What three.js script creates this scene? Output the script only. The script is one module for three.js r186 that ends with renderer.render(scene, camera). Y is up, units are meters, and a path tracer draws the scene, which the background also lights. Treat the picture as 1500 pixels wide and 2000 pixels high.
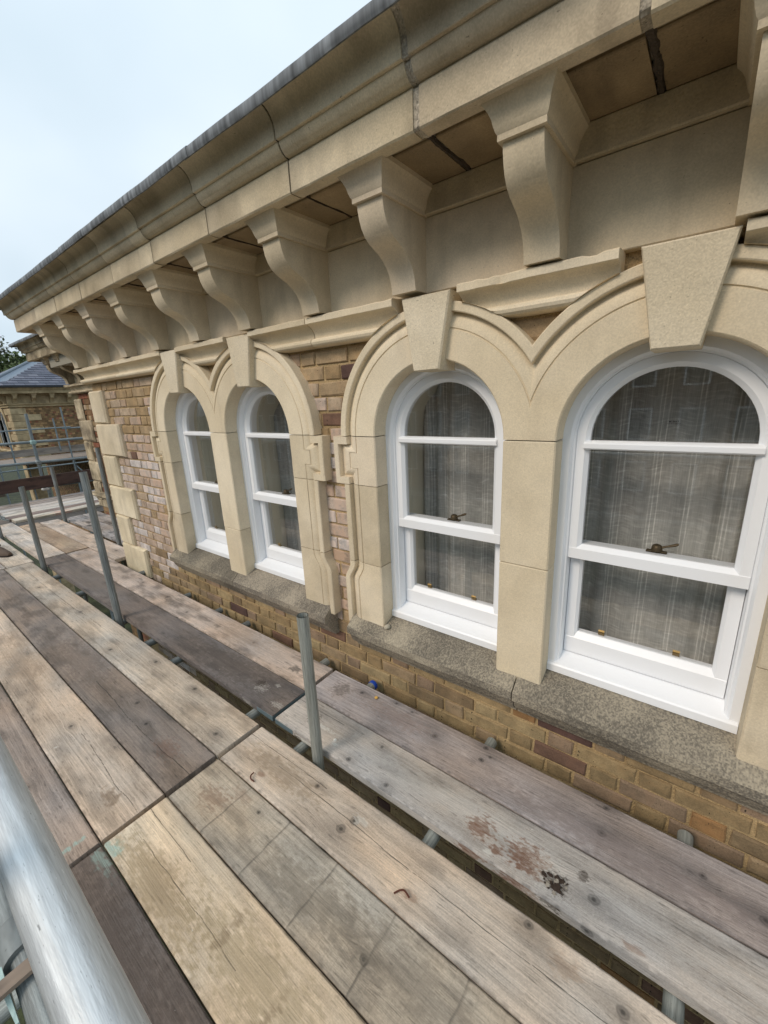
import * as THREE from 'three';
import { mergeGeometries, toCreasedNormals } from 'three/addons/utils/BufferGeometryUtils.js';

// ---------------------------------------------------------------- camera, sky, sun, exposure
const scene = new THREE.Scene();
const camera = new THREE.PerspectiveCamera(102.2046, 0.75, 0.05, 600);
camera.position.set(0, 1.52, 1.557);
camera.rotation.order = 'YXZ';
camera.rotation.set(-15.4927 * Math.PI / 180, 38.342 * Math.PI / 180, -2.7077 * Math.PI / 180);

const renderer = new THREE.WebGLRenderer({ antialias: true });
renderer.toneMapping = THREE.LinearToneMapping;
renderer.toneMappingExposure = 1.24;
renderer.shadowMap.enabled = true;

const hash2 = (x, y, s) => {
  let h = Math.imul(x | 0, 374761393) ^ Math.imul(y | 0, 668265263) ^ Math.imul(s | 0, 974634777);
  h = Math.imul(h ^ (h >>> 13), 1274126177); h ^= h >>> 16;
  return (h >>> 0) / 4294967296;
};
const mod = (a, n) => ((a % n) + n) % n;
function noise(x, y, s = 0, px = 0, py = 0) {                      // value noise 0..1, optionally periodic
  const xi = Math.floor(x), yi = Math.floor(y), fx = x - xi, fy = y - yi;
  const u = fx * fx * (3 - 2 * fx), v = fy * fy * (3 - 2 * fy);
  let x0 = xi, x1 = xi + 1, y0 = yi, y1 = yi + 1;
  if (px) { x0 = mod(x0, px); x1 = mod(x1, px); }
  if (py) { y0 = mod(y0, py); y1 = mod(y1, py); }
  const a = hash2(x0, y0, s), b = hash2(x1, y0, s), c = hash2(x0, y1, s), d = hash2(x1, y1, s);
  return a + (b - a) * u + (c - a) * v + (a - b - c + d) * u * v;
}
function fbm(x, y, s = 0, o = 4, p = 0, p2 = p) {
  let t = 0, a = 0.5, n = 0;
  for (let i = 0; i < o; i++) { t += a * noise(x, y, s + i * 17, p, p2); n += a; a *= 0.5; x *= 2; y *= 2; p *= 2; p2 *= 2; }
  return t / n;
}
let seed = 12345;
const rnd = () => { seed = (seed + 0x6d2b79f5) | 0; let t = Math.imul(seed ^ (seed >>> 15), 1 | seed); t = (t + Math.imul(t ^ (t >>> 7), 61 | t)) ^ t; return ((t ^ (t >>> 14)) >>> 0) / 4294967296; };
const rr = (a, b) => a + (b - a) * rnd();
const clamp = (x, a = 0, b = 1) => Math.min(b, Math.max(a, x));
const sstep = (a, b, x) => { const t = clamp((x - a) / (b - a)); return t * t * (3 - 2 * t); };

// overcast sky: dull at the horizon, three times brighter overhead, thin soft cloud
{
  const w = 512, h = 256, d = new Float32Array(w * h * 4);
  for (let j = 0; j < h; j++) for (let i = 0; i < w; i++) {
    const el = ((j + 0.5) / h - 0.5) * Math.PI, az = (i + 0.5) / w * 2 * Math.PI, s = Math.sin(Math.max(el, 0));
    const cx = Math.cos(az) * Math.cos(el), cz = Math.sin(az) * Math.cos(el);
    const cl = fbm(cx * 3 / (0.35 + s) + 20, cz * 3 / (0.35 + s) + 20, 5, 5);
    const L = (0.775 + 0.16 * s) * (0.97 + 0.18 * (cl - 0.5));
    const blue = clamp(0.5 + 1.2 * (0.5 - cl));
    const k = (j * w + i) * 4;
    const below = el < 0 ? 0.35 : 1;
    d[k] = L * below * (0.80 - 0.09 * blue); d[k + 1] = L * below * (0.905 - 0.045 * blue); d[k + 2] = L * below * (0.995 - 0.02 * blue); d[k + 3] = 1;
  }
  const t = new THREE.DataTexture(d, w, h, THREE.RGBAFormat, THREE.FloatType);
  t.mapping = THREE.EquirectangularReflectionMapping; t.magFilter = THREE.LinearFilter; t.needsUpdate = true;
  scene.background = t; scene.environment = t;
}
const sun = new THREE.DirectionalLight(0xffeedb, 1.5);
sun.position.set(-7, 20, 22); sun.castShadow = true; sun.shadow.radius = 36;
sun.shadow.mapSize.set(2048, 2048);
Object.assign(sun.shadow.camera, { left: -25, right: 10, top: 15, bottom: -15, near: 1, far: 80 });
scene.add(sun);

// ---------------------------------------------------------------- textures and materials
const S = (r, g, b) => new THREE.Color().setRGB(r / 255, g / 255, b / 255, THREE.SRGBColorSpace);
function texture(w, h, fn, { srgb = true, repeat = true, rx = 1, ry = 1 } = {}) {
  const d = new Uint8Array(w * h * 4);
  for (let j = 0; j < h; j++) for (let i = 0; i < w; i++) {
    const c = fn((i + 0.5) / w, (j + 0.5) / h), k = (j * w + i) * 4;
    if (typeof c === 'number') { d[k] = d[k + 1] = d[k + 2] = clamp(c, 0, 255); } else { d[k] = clamp(c[0], 0, 255); d[k + 1] = clamp(c[1], 0, 255); d[k + 2] = clamp(c[2], 0, 255); }
    d[k + 3] = 255;
  }
  const t = new THREE.DataTexture(d, w, h, THREE.RGBAFormat);
  if (srgb) t.colorSpace = THREE.SRGBColorSpace;
  t.magFilter = THREE.LinearFilter; t.minFilter = THREE.LinearMipmapLinearFilter; t.generateMipmaps = true;
  t.wrapS = t.wrapT = repeat ? THREE.RepeatWrapping : THREE.ClampToEdgeWrapping;
  t.repeat.set(rx, ry); t.needsUpdate = true;
  return t;
}
// all stone maps cover 1 m (uv in metres)
const stoneMap = (base, { blotch = 0.1, grain = 0.12, pits = 0.02, stain = 0, sd = 0 }) => texture(1024, 1024, (u, v) => {
  const big = fbm(u * 3, v * 3, 11 + sd, 4, 3) - 0.5, mid = fbm(u * 14, v * 14, 31 + sd, 3, 14) - 0.5;
  const g = noise(u * 340, v * 340, 7 + sd, 340, 340) - 0.5, g2 = noise(u * 150, v * 150, 9 + sd, 150, 150);
  let k = 1 + blotch * 1.6 * big + blotch * 0.7 * mid + grain * g;
  if (g2 > 1 - pits) k *= 0.74; else if (g2 < pits * 0.8) k *= 1.1;
  const st = stain * (0.7 * sstep(0.46, 0.78, fbm(u * 5, v * 5, 71 + sd, 5, 5)) + 0.6 * sstep(0.5, 0.8, fbm(u * 16, v * 2, 73 + sd, 4, 16, 2)) * sstep(0.35, 0.6, fbm(u * 3, v * 3, 75 + sd, 3, 3)));
  const w = 0.5 + big;
  return [base[0] * k * (1 - 0.48 * st), base[1] * k * (1 - 0.5 * st) * (0.985 + 0.03 * w), base[2] * k * (1 - 0.52 * st) * (0.95 + 0.1 * w)];
});
const grainBump = texture(512, 512, (u, v) => 128 + 90 * (noise(u * 210, v * 210, 3, 210, 210) - 0.5) + 70 * (fbm(u * 30, v * 30, 8, 3, 30) - 0.5) - (noise(u * 90, v * 90, 4, 90, 90) > 0.95 ? 90 : 0), { srgb: false });
const M = {}, tints = new Map();
function vary(m) {                                                   // blocks differ a little in tone, as stone from one quarry does
  if (!tints.has(m)) tints.set(m, [[1, 1, 1], [0.95, 0.94, 0.92], [1.03, 1.03, 1.03], [0.91, 0.90, 0.88], [0.98, 0.97, 0.99]].map((c) => { const n = m.clone(); n.color.setRGB(...c); return n; }));
  return tints.get(m)[Math.floor(rnd() * 5)];
}
const std = (o) => new THREE.MeshStandardMaterial(o);
M.stone = std({ map: stoneMap([222, 207, 179], { blotch: 0.07, grain: 0.08, pits: 0.016, stain: 0.10 }), bumpMap: grainBump, bumpScale: 0.0010, roughness: 0.92 });
M.stone2 = std({ map: stoneMap([216, 201, 174], { blotch: 0.10, grain: 0.08, pits: 0.018, stain: 0.20, sd: 90 }), bumpMap: grainBump, bumpScale: 0.0011, roughness: 0.92 });
M.keystone = std({ map: stoneMap([219, 206, 181], { blotch: 0.09, grain: 0.11, pits: 0.035, sd: 40 }), bumpMap: grainBump, bumpScale: 0.0022, roughness: 0.95 });
M.cornice = std({ map: stoneMap([210, 195, 167], { blotch: 0.13, grain: 0.10, pits: 0.025, stain: 0.34, sd: 140 }), bumpMap: grainBump, bumpScale: 0.0014, roughness: 0.95 });
M.quoin = std({ map: stoneMap([217, 203, 174], { blotch: 0.1, grain: 0.1, pits: 0.02, stain: 0.22, sd: 300 }), bumpMap: grainBump, bumpScale: 0.0015, roughness: 0.95 });
M.soffit = std({ map: stoneMap([160, 140, 110], { blotch: 0.25, grain: 0.12, pits: 0.04, stain: 0.35, sd: 180 }), bumpMap: grainBump, bumpScale: 0.0016, roughness: 0.97 });  // cornice underside: grime, plus the shade there painted in as a darker tone
M.weathered = std({ map: stoneMap([168, 154, 128], { blotch: 0.45, grain: 0.2, pits: 0.06, stain: 0.9, sd: 200 }), bumpMap: grainBump, bumpScale: 0.007, roughness: 0.97 });
M.sill = std({ map: texture(1024, 1024, (u, v) => {
  const g = noise(u * 430, v * 430, 51, 430, 430), g2 = noise(u * 230, v * 230, 52, 230, 230), b = fbm(u * 5, v * 5, 53, 5, 5);
  const dirt = sstep(0.22, 0.80, 0.55 * b + 0.34 * g + 0.30 * g2 - 0.09);
  const k = 1 + 0.25 * (g - 0.5);
  return [(166 - 78 * dirt) * k, (156 - 73 * dirt) * k, (137 - 62 * dirt) * k];
}), bumpMap: grainBump, bumpScale: 0.003, roughness: 0.97 });
M.sillFace = std({ map: stoneMap([142, 128, 102], { blotch: 0.3, grain: 0.3, pits: 0.09, stain: 0.45, sd: 500 }), bumpMap: grainBump, bumpScale: 0.002, roughness: 0.97 });
M.mortar = std({ map: stoneMap([170, 146, 108], { blotch: 0.2, grain: 0.3, pits: 0.08, sd: 400 }), bumpMap: grainBump, bumpScale: 0.004, roughness: 1 });
M.jointDark = std({ color: S(62, 54, 46), bumpMap: grainBump, bumpScale: 0.004, roughness: 1 });
M.soot = std({ color: S(74, 64, 54), bumpMap: grainBump, bumpScale: 0.01, roughness: 1 });
M.jointGrey = std({ map: stoneMap([166, 156, 140], { blotch: 0.5, grain: 0.3, pits: 0.1, sd: 600 }), bumpMap: grainBump, bumpScale: 0.008, roughness: 1 });
const brickMapOf = (white, sd) => texture(512, 512, (u, v) => {      // covers 0.5 m
  const b = fbm(u * 8, v * 8, 61 + sd, 4, 8), g = noise(u * 170, v * 170, 62, 170, 170), p = noise(u * 70, v * 70, 63, 70, 70);
  let k = 0.86 + 0.3 * (b - 0.5) * 2 * 0.6 + 0.14 * (g - 0.5); if (p > 0.955) k *= 0.35;
  const w = Math.max(white * sstep(0.36, 0.6, fbm(u * 11 + 3, v * 11, 66 + sd, 5, 11)), 0.35 * sstep(0.56, 0.74, fbm(u * 16 + 7, v * 16, 67 + sd, 5, 16)));
  const c = 232 * k; return [c + (226 - c) * w, c + (218 - c) * w, c + (212 - c) * w];
}, { rx: 2, ry: 2 });
const brickMap = brickMapOf(0, 0), brickMapW = brickMapOf(1, 5);
const brickBump = texture(256, 256, (u, v) => 150 + 80 * (fbm(u * 24, v * 24, 91, 3, 24) - 0.5) - (noise(u * 36, v * 36, 92, 36, 36) > 0.94 ? 120 : 0), { srgb: false, rx: 2, ry: 2 });
const brickMat = (c, white) => std({ color: S(...c), map: white ? brickMapW : brickMap, bumpMap: brickBump, bumpScale: 0.003, roughness: 0.96 });
const BR = {
  low: [[182, 157, 116], [172, 147, 108], [192, 168, 126], [160, 136, 104], [180, 155, 122], [172, 146, 120]].map((c) => brickMat(c)),
  odd: [[112, 84, 76], [180, 138, 92], [138, 106, 88]].map((c) => brickMat(c)),
  up: [[206, 178, 140], [194, 164, 122], [216, 192, 164], [200, 170, 128], [212, 184, 156]].map((c) => brickMat(c)),
  pale: [[228, 209, 194], [218, 196, 178], [238, 228, 222], [210, 186, 164]].map((c) => brickMat(c, true)),
  red: [[160, 100, 74], [170, 124, 84], [148, 112, 76]].map((c) => brickMat(c)),
};
M.paint = new THREE.MeshPhysicalMaterial({ color: S(238, 240, 243), roughness: 0.38, clearcoat: 0.25, clearcoatRoughness: 0.3, bumpMap: texture(256, 256, (u, v) => 128 + 50 * (fbm(u * 40, v * 6, 5, 4, 40, 6) - 0.5), { srgb: false }), bumpScale: 0.0010 });
M.lining = std({ color: S(214, 208, 190), roughness: 0.6 });
M.glass = new THREE.MeshPhysicalMaterial({ color: S(246, 246, 246), transmission: 1, thickness: 0, roughness: 0.01, ior: 1.85, specularIntensity: 1 });
M.lead = std({ map: texture(512, 512, (u, v) => {
  const st = fbm(u * 60, v * 3, 15, 4, 60), b = fbm(u * 6, v * 6, 16, 4, 6); const k = 0.6 + 0.75 * (st - 0.2) + 0.3 * (b - 0.5);
  return [138 * k, 143 * k, 148 * k];
}), bumpMap: texture(256, 256, (u, v) => 255 * fbm(u * 8, v * 8, 18, 4, 8), { srgb: false }), bumpScale: 0.008, roughness: 0.75, metalness: 0.15 });
const galv = (base, sd, met, rough, q = 1) => std({ map: texture(512, 512, (u, v) => {  // u along the tube, v round it
  const a = fbm(u * 10, v * 26, sd, 4, 10), f = noise(u * 60, v * 240, sd + 3, 60, 240), sp = noise(u * 150, v * 150, sd + 5, 150, 150), st = fbm(u * 5, v * 60, sd + 9, 3, 5);
  let k = 0.9 + q * (0.34 * (a - 0.5) + 0.25 * (st - 0.5)) + 0.10 * (f - 0.5); if (sp > 0.965) k *= 0.72; if (sp < 0.012) k *= 1.25;
  return [base[0] * k, base[1] * k, base[2] * k];
}), bumpMap: grainBump, bumpScale: 0.0008, metalness: met, roughness: rough });
M.tube = galv([174, 178, 172], 210, 0.35, 0.55);
M.tubeDark = galv([146, 152, 152], 240, 0.3, 0.6);
M.rail = galv([222, 226, 228], 260, 0.5, 0.48, 0.45); M.rail.bumpScale = 0.00025;
M.tubeFar = galv([142, 152, 156], 280, 0.3, 0.6);
M.brass = std({ color: S(140, 116, 66), metalness: 0.7, roughness: 0.45 });
M.bronze = std({ color: S(92, 78, 58), metalness: 0.6, roughness: 0.5 });
M.blue = std({ color: S(20, 70, 170), roughness: 0.45 });
M.rust = std({ color: S(92, 52, 38), roughness: 0.9 });
M.slate = [[98, 100, 114], [80, 84, 98], [112, 114, 126], [88, 92, 106]].map((c) => std({ color: S(...c), bumpMap: grainBump, bumpScale: 0.003, roughness: 0.55 }));
M.farBrick = std({ map: texture(1024, 1024, (u, v) => {              // 1.8 m x 1.8 m of brickwork, 24 courses, seen from 20 m
  const cy = v * 24, row = Math.floor(cy), fy = cy - row, cx = u * 12 + (row % 2) * 0.35, a = Math.floor(cx * 1.5), fx = cx * 1.5 - a;
  const h = hash2(mod(a, 18), row, 5), h2 = hash2(mod(a, 18), row, 6);
  const mort = fy < 0.14 || fx < 0.06;
  if (mort) return [112, 92, 68];
  const k = 0.7 + 0.5 * h; return h2 > 0.85 ? [132 * k, 88 * k, 68 * k] : [140 * k, 113 * k, 80 * k];
}, { rx: 1 / 1.8, ry: 1 / 1.8 }), roughness: 1 });
M.room = std({ color: S(150, 144, 130), roughness: 1 });

// ---------------------------------------------------------------- geometry helpers
const V3 = (x, y, z) => new THREE.Vector3(x, y, z);
function boxUV(g, off = [0, 0]) {
  const p = g.attributes.position, uv = new Float32Array(p.count * 2), a = V3(), b = V3(), c = V3(), n = V3();
  for (let i = 0; i < p.count; i += 3) {
    a.fromBufferAttribute(p, i); b.fromBufferAttribute(p, i + 1); c.fromBufferAttribute(p, i + 2);
    n.crossVectors(b.clone().sub(a), c.clone().sub(a)); const ax = Math.abs(n.x), ay = Math.abs(n.y), az = Math.abs(n.z);
    [a, b, c].forEach((q, k) => {
      const [s, t] = ay >= ax && ay >= az ? [q.x, q.z] : ax > az ? [q.z, q.y] : [q.x, q.y];
      uv[(i + k) * 2] = s + off[0]; uv[(i + k) * 2 + 1] = t + off[1];
    });
  }
  g.setAttribute('uv', new THREE.BufferAttribute(uv, 2)); return g;
}
function orient(g) {                                                // closed shapes: make faces look outwards
  const p = g.attributes.position.array; let v = 0;
  let ox = p[0], oy = p[1], oz = p[2];
  for (let i = 0; i < p.length; i += 9) {
    const ax = p[i] - ox, ay = p[i + 1] - oy, az = p[i + 2] - oz, bx = p[i + 3] - ox, by = p[i + 4] - oy, bz = p[i + 5] - oz, cx = p[i + 6] - ox, cy = p[i + 7] - oy, cz = p[i + 8] - oz;
    v += ax * (by * cz - bz * cy) + ay * (bz * cx - bx * cz) + az * (bx * cy - by * cx);
  }
  if (v < 0) for (let i = 0; i < p.length; i += 9) for (let k = 0; k < 3; k++) { const t = p[i + 3 + k]; p[i + 3 + k] = p[i + 6 + k]; p[i + 6 + k] = t; }
  return g;
}
const soup = (list) => { const g = new THREE.BufferGeometry(); g.setAttribute('position', new THREE.BufferAttribute(new Float32Array(list), 3)); return g; };
function finish(g, angle = 0.5, off) {
  if (g.index) g = g.toNonIndexed();
  for (const k of Object.keys(g.attributes)) if (k !== 'position') g.deleteAttribute(k);
  orient(g);
  g = toCreasedNormals(g, angle);
  return boxUV(g, off || [rnd() * 3, rnd() * 3]);
}
// skin over sections (arrays of [x,y,z]); profile closed or open, ends capped
function loft(secs, { closed = true, caps = true, ring = false } = {}) {
  const L = [], tri = (a, b, c) => { L.push(...a, ...b, ...c); };
  const n = secs[0].length, m = closed ? n : n - 1, last = ring ? secs.length : secs.length - 1;
  for (let i = 0; i < last; i++) {
    const A = secs[i], B = secs[(i + 1) % secs.length];
    for (let j = 0; j < m; j++) { const k = (j + 1) % n; tri(A[j], B[j], B[k]); tri(A[j], B[k], A[k]); }
  }
  if (caps && !ring) for (const [s, flip] of [[secs[0], false], [secs[secs.length - 1], true]]) {
    const N = V3();
    for (let i = 0; i < n; i++) { const a = s[i], b = s[(i + 1) % n]; N.x += (a[1] - b[1]) * (a[2] + b[2]); N.y += (a[2] - b[2]) * (a[0] + b[0]); N.z += (a[0] - b[0]) * (a[1] + b[1]); }
    if (N.length() < 1e-9) continue;
    N.normalize();
    const U = (Math.abs(N.y) < 0.9 ? V3(0, 1, 0) : V3(1, 0, 0)).cross(N).normalize(), W = N.clone().cross(U);
    const pts = s.map((q) => new THREE.Vector2(q[0] * U.x + q[1] * U.y + q[2] * U.z, q[0] * W.x + q[1] * W.y + q[2] * W.z));
    for (const f of THREE.ShapeUtils.triangulateShape(pts, [])) flip ? tri(s[f[0]], s[f[1]], s[f[2]]) : tri(s[f[2]], s[f[1]], s[f[0]]);
  }
  return soup(L);
}
// block with a bevelled front: four corners in x,y (anticlockwise), back zb, front zf
function slab(q, zb, zf, c = 0.004, d = 0.004, jit = 0) {
  const n = q.length, ins = q.map((p, i) => {
    const a = q[(i + n - 1) % n], b = q[(i + 1) % n];
    const u = [a[0] - p[0], a[1] - p[1]], w = [b[0] - p[0], b[1] - p[1]], lu = Math.hypot(...u), lw = Math.hypot(...w);
    return [p[0] + c * (u[0] / lu + w[0] / lw) + rr(-jit, jit), p[1] + c * (u[1] / lu + w[1] / lw) + rr(-jit, jit)];
  });
  const mid = q.map((p) => [p[0] + rr(-jit, jit), p[1] + rr(-jit, jit)]);
  return loft([q.map((p) => [p[0], p[1], zb]), mid.map((p) => [p[0], p[1], zf - d]), ins.map((p) => [p[0], p[1], zf])]);
}
const rect = (x0, x1, y0, y1) => [[x0, y0], [x1, y0], [x1, y1], [x0, y1]];
function box(x0, x1, y0, y1, z0, z1, c = 0.003) {                    // box with all edges chamfered
  const P = (x, y, z) => [x, y, z], ring = (z, i) => [[x0 + c + i, y0 + i], [x1 - c - i, y0 + i], [x1 - i, y0 + c + i], [x1 - i, y1 - c - i], [x1 - c - i, y1 - i], [x0 + c + i, y1 - i], [x0 + i, y1 - c - i], [x0 + i, y0 + c + i]].map((p) => P(p[0], p[1], z));
  return loft([ring(z0, c), ring(z0 + c, 0), ring(z1 - c, 0), ring(z1, c)]);
}
function alongX(profile, xs, f) { return loft(xs.map((x, i) => profile.map(([z, y]) => { const r = f ? f(x, y, z, i) : null; return r || [x, y, z]; }))); }
function mesh(name, g, m, parent = scene, extra) {
  const o = new THREE.Mesh(g, m); o.name = name; o.castShadow = o.receiveShadow = true; parent.add(o);
  if (extra) Object.assign(o.userData, extra);
  return o;
}
const used = {};
function numbered(n) { used[n] = (used[n] ?? -1) + 1; return used[n] ? n + '_' + String(used[n]).padStart(3, '0') : n; }
function group(name, parent, extra) { const o = new THREE.Group(); o.name = name; parent.add(o); if (extra) Object.assign(o.userData, extra); return o; }
function thing(name, label, category, grp) {
  const o = group(numbered(name), scene, { label, category }); if (grp) o.userData.group = grp; return o;
}
function tubeGeo(a, b, r = 0.02415, seg = 20, hollow = true) {       // tube from a to b, with open bore
  const A = V3(...a), B = V3(...b), d = B.clone().sub(A), len = d.length(); d.normalize();
  const u = (Math.abs(d.y) < 0.9 ? V3(0, 1, 0) : V3(1, 0, 0)).cross(d).normalize(), w = d.clone().cross(u);
  const pos = [], uv = [], nor = [], idx = [];
  const rings = hollow ? [[0.09, r - 0.004, -1], [0, r - 0.004, -1], [0, r, 1], [len, r, 1], [len, r - 0.004, -1], [len - 0.09, r - 0.004, -1]] : [[0, r, 1], [len, r, 1]];
  for (const [t, q, sg] of rings) for (let i = 0; i <= seg; i++) {
    const th = i / seg * 2 * Math.PI, n = u.clone().multiplyScalar(Math.cos(th)).addScaledVector(w, Math.sin(th));
    const p = A.clone().addScaledVector(d, t).addScaledVector(n, q);
    pos.push(p.x, p.y, p.z); nor.push(n.x * sg, n.y * sg, n.z * sg); uv.push(t * 1.2, i / seg);
  }
  for (let k = 0; k < rings.length - 1; k++) for (let i = 0; i < seg; i++) {
    const p = k * (seg + 1) + i, q = p + seg + 1; idx.push(p, q + 1, q, p, p + 1, q + 1);
  }
  const g = new THREE.BufferGeometry();
  g.setAttribute('position', new THREE.Float32BufferAttribute(pos, 3)); g.setAttribute('normal', new THREE.Float32BufferAttribute(nor, 3)); g.setAttribute('uv', new THREE.Float32BufferAttribute(uv, 2));
  g.setIndex(idx); return g;
}

// ================================================================ THE BUILDING
const YS = 1.345, RO = 0.31, HALF = 0.406;                                         // spring line, half width of an opening
const building = thing('brick_building', 'yellow brick building with arched white sash windows, cream stone dressings and bracketed cornice', 'building');
const XC = -4.69, X1 = 2.5, BAYS = [-2.5535, -0.5125];
const WIN = [BAYS[0] - HALF, BAYS[0] + HALF, BAYS[1] - HALF, BAYS[1] + HALF];

// ---- wall body behind brick and stone, with arched openings
{
  const s = new THREE.Shape(); s.moveTo(XC + 0.004, -7); s.lineTo(X1, -7); s.lineTo(X1, 2.24); s.lineTo(XC + 0.004, 2.24); s.closePath();
  for (const c of WIN) {
    const h = new THREE.Path(), r = RO + 0.008; h.moveTo(c - r, 0.3); h.lineTo(c - r, YS); h.absarc(c, YS, r, Math.PI, 0, true); h.lineTo(c + r, 0.3); h.closePath(); s.holes.push(h);
  }
  const g = new THREE.ExtrudeGeometry(s, { depth: 0.34, bevelEnabled: false, curveSegments: 24 }); g.translate(0, 0, -0.348);
  mesh('wall', finish(g, 0.3), M.mortar, building);
}
// side and back walls, recessed wing wall, room
const shell = (name, g, m) => mesh(name, finish(g, 0.3), m, building);
shell('wall', box(XC + 0.006, XC + 0.34, -7, 2.24, -0.66, -0.35), M.farBrick);
shell('wall', box(X1 - 0.3, X1, -7, 2.24, -6, -0.35), M.farBrick);
shell('wall', box(-7.38, X1 - 0.31, -7, 2.24, -6.3, -6), M.farBrick);
shell('wall', box(-7.38, XC + 0.34, -7, 2.24, -0.97, -0.674), M.farBrick);
shell('wall', box(-7.38, -7.08, -7, 2.24, -5.99, -0.98), M.farBrick);
shell('floor', box(-7.07, X1 - 0.31, -0.05, 0.1, -5.99, -0.98), M.room);
shell('ceiling', box(-7.07, X1 - 0.31, 2.1, 2.235, -5.99, -0.36), M.room);
shell('floor', box(XC + 0.35, X1 - 0.31, -0.05, 0.1, -0.979, -0.36), M.room);
shell('partition_wall', box(-1.63, -1.5, 0.11, 2.09, -5.98, -0.36), M.room);
shell('partition_wall', box(-4.5, 2.1, 0.11, 2.09, -4.2, -4.05), M.room);
// roof: low slate-covered hip behind the cornice
{
  const e = 2.475, P = [[-4.9, e, 0.2], [X1, e, 0.2], [X1, e, -6.3], [-4.9, e, -6.3]], R = [[-2.2, 3.9, -3], [X1, 3.9, -3]];
  const L = []; const t = (a, b, c) => L.push(...a, ...b, ...c);
  t(P[0], P[1], R[1]); t(P[0], R[1], R[0]); t(P[1], P[2], R[1]); t(P[2], P[3], R[0]); t(P[2], R[0], R[1]); t(P[3], P[0], R[0]); t(P[0], P[2], P[1]); t(P[0], P[3], P[2]);
  mesh('roof', finish(soup(L), 0.2), M.slate[0], building);
}

// ---- brickwork, Flemish bond, each brick a piece
const CO = 0.0758, BY0 = 1.764;                                      // course height; top of the top course
const JY = (s) => s;
function stoneCovers(x, y) {                                         // inside stone dressings (main front)
  for (const c of WIN) {
    if (y >= YS && Math.hypot(x - c, y - YS) < 0.515) return true;
    if (y < YS && y > 0.2 && Math.abs(x - c) < 0.315) return true;
  }
  for (const b of BAYS) {
    if (y < YS + 0.01 && y > 0.155) {
      const d = Math.abs(x - b) - HALF;                              // distance out from the window centre
      const out = y > 1.105 ? 0.572 : y > 0.69 ? 0.522 : 0.56;
      if (d < out && y > 0.33) return true;
      if (Math.abs(x - b) < 0.94 && y <= 0.31) return true;
    }
  }
  if (x < -4.2) { const k = Math.floor((1.7 - y) / 0.302); if (y < 1.7 && k >= 0 && x < (k % 2 ? -4.20 : -4.43)) return true; }
  return false;
}
const brickVariant = {};
function brickGeo(kind, i) {
  const key = kind + i; if (brickVariant[key]) return brickVariant[key];
  const w = { s: 0.2145, h: 0.1010 }[kind] / 2, h = 0.0640 / 2;
  return brickVariant[key] = finish(slab(rect(-w, w, -h, h), -0.04, rr(-0.0015, 0.002), 0.005, 0.005, 0.0034), 0.3, [rnd() * 2, rnd() * 2]);
}
function brickMatAt(x, y) {
  const r = rnd();
  if (y < 0.24 && (x > -3.62 || rnd() < 0.3)) return r < 0.035 ? BR.odd[Math.floor(rnd() * 3)] : BR.low[Math.floor(rnd() * 6)];
  const p = y > 1.5 ? 0.12 : y > 1.25 ? 0.45 : 0.86;
  if (r < 0.018) return BR.odd[Math.floor(rnd() * 3)];
  return rnd() < p ? BR.pale[Math.floor(rnd() * 4)] : BR.up[Math.floor(rnd() * 5)];
}
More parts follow.
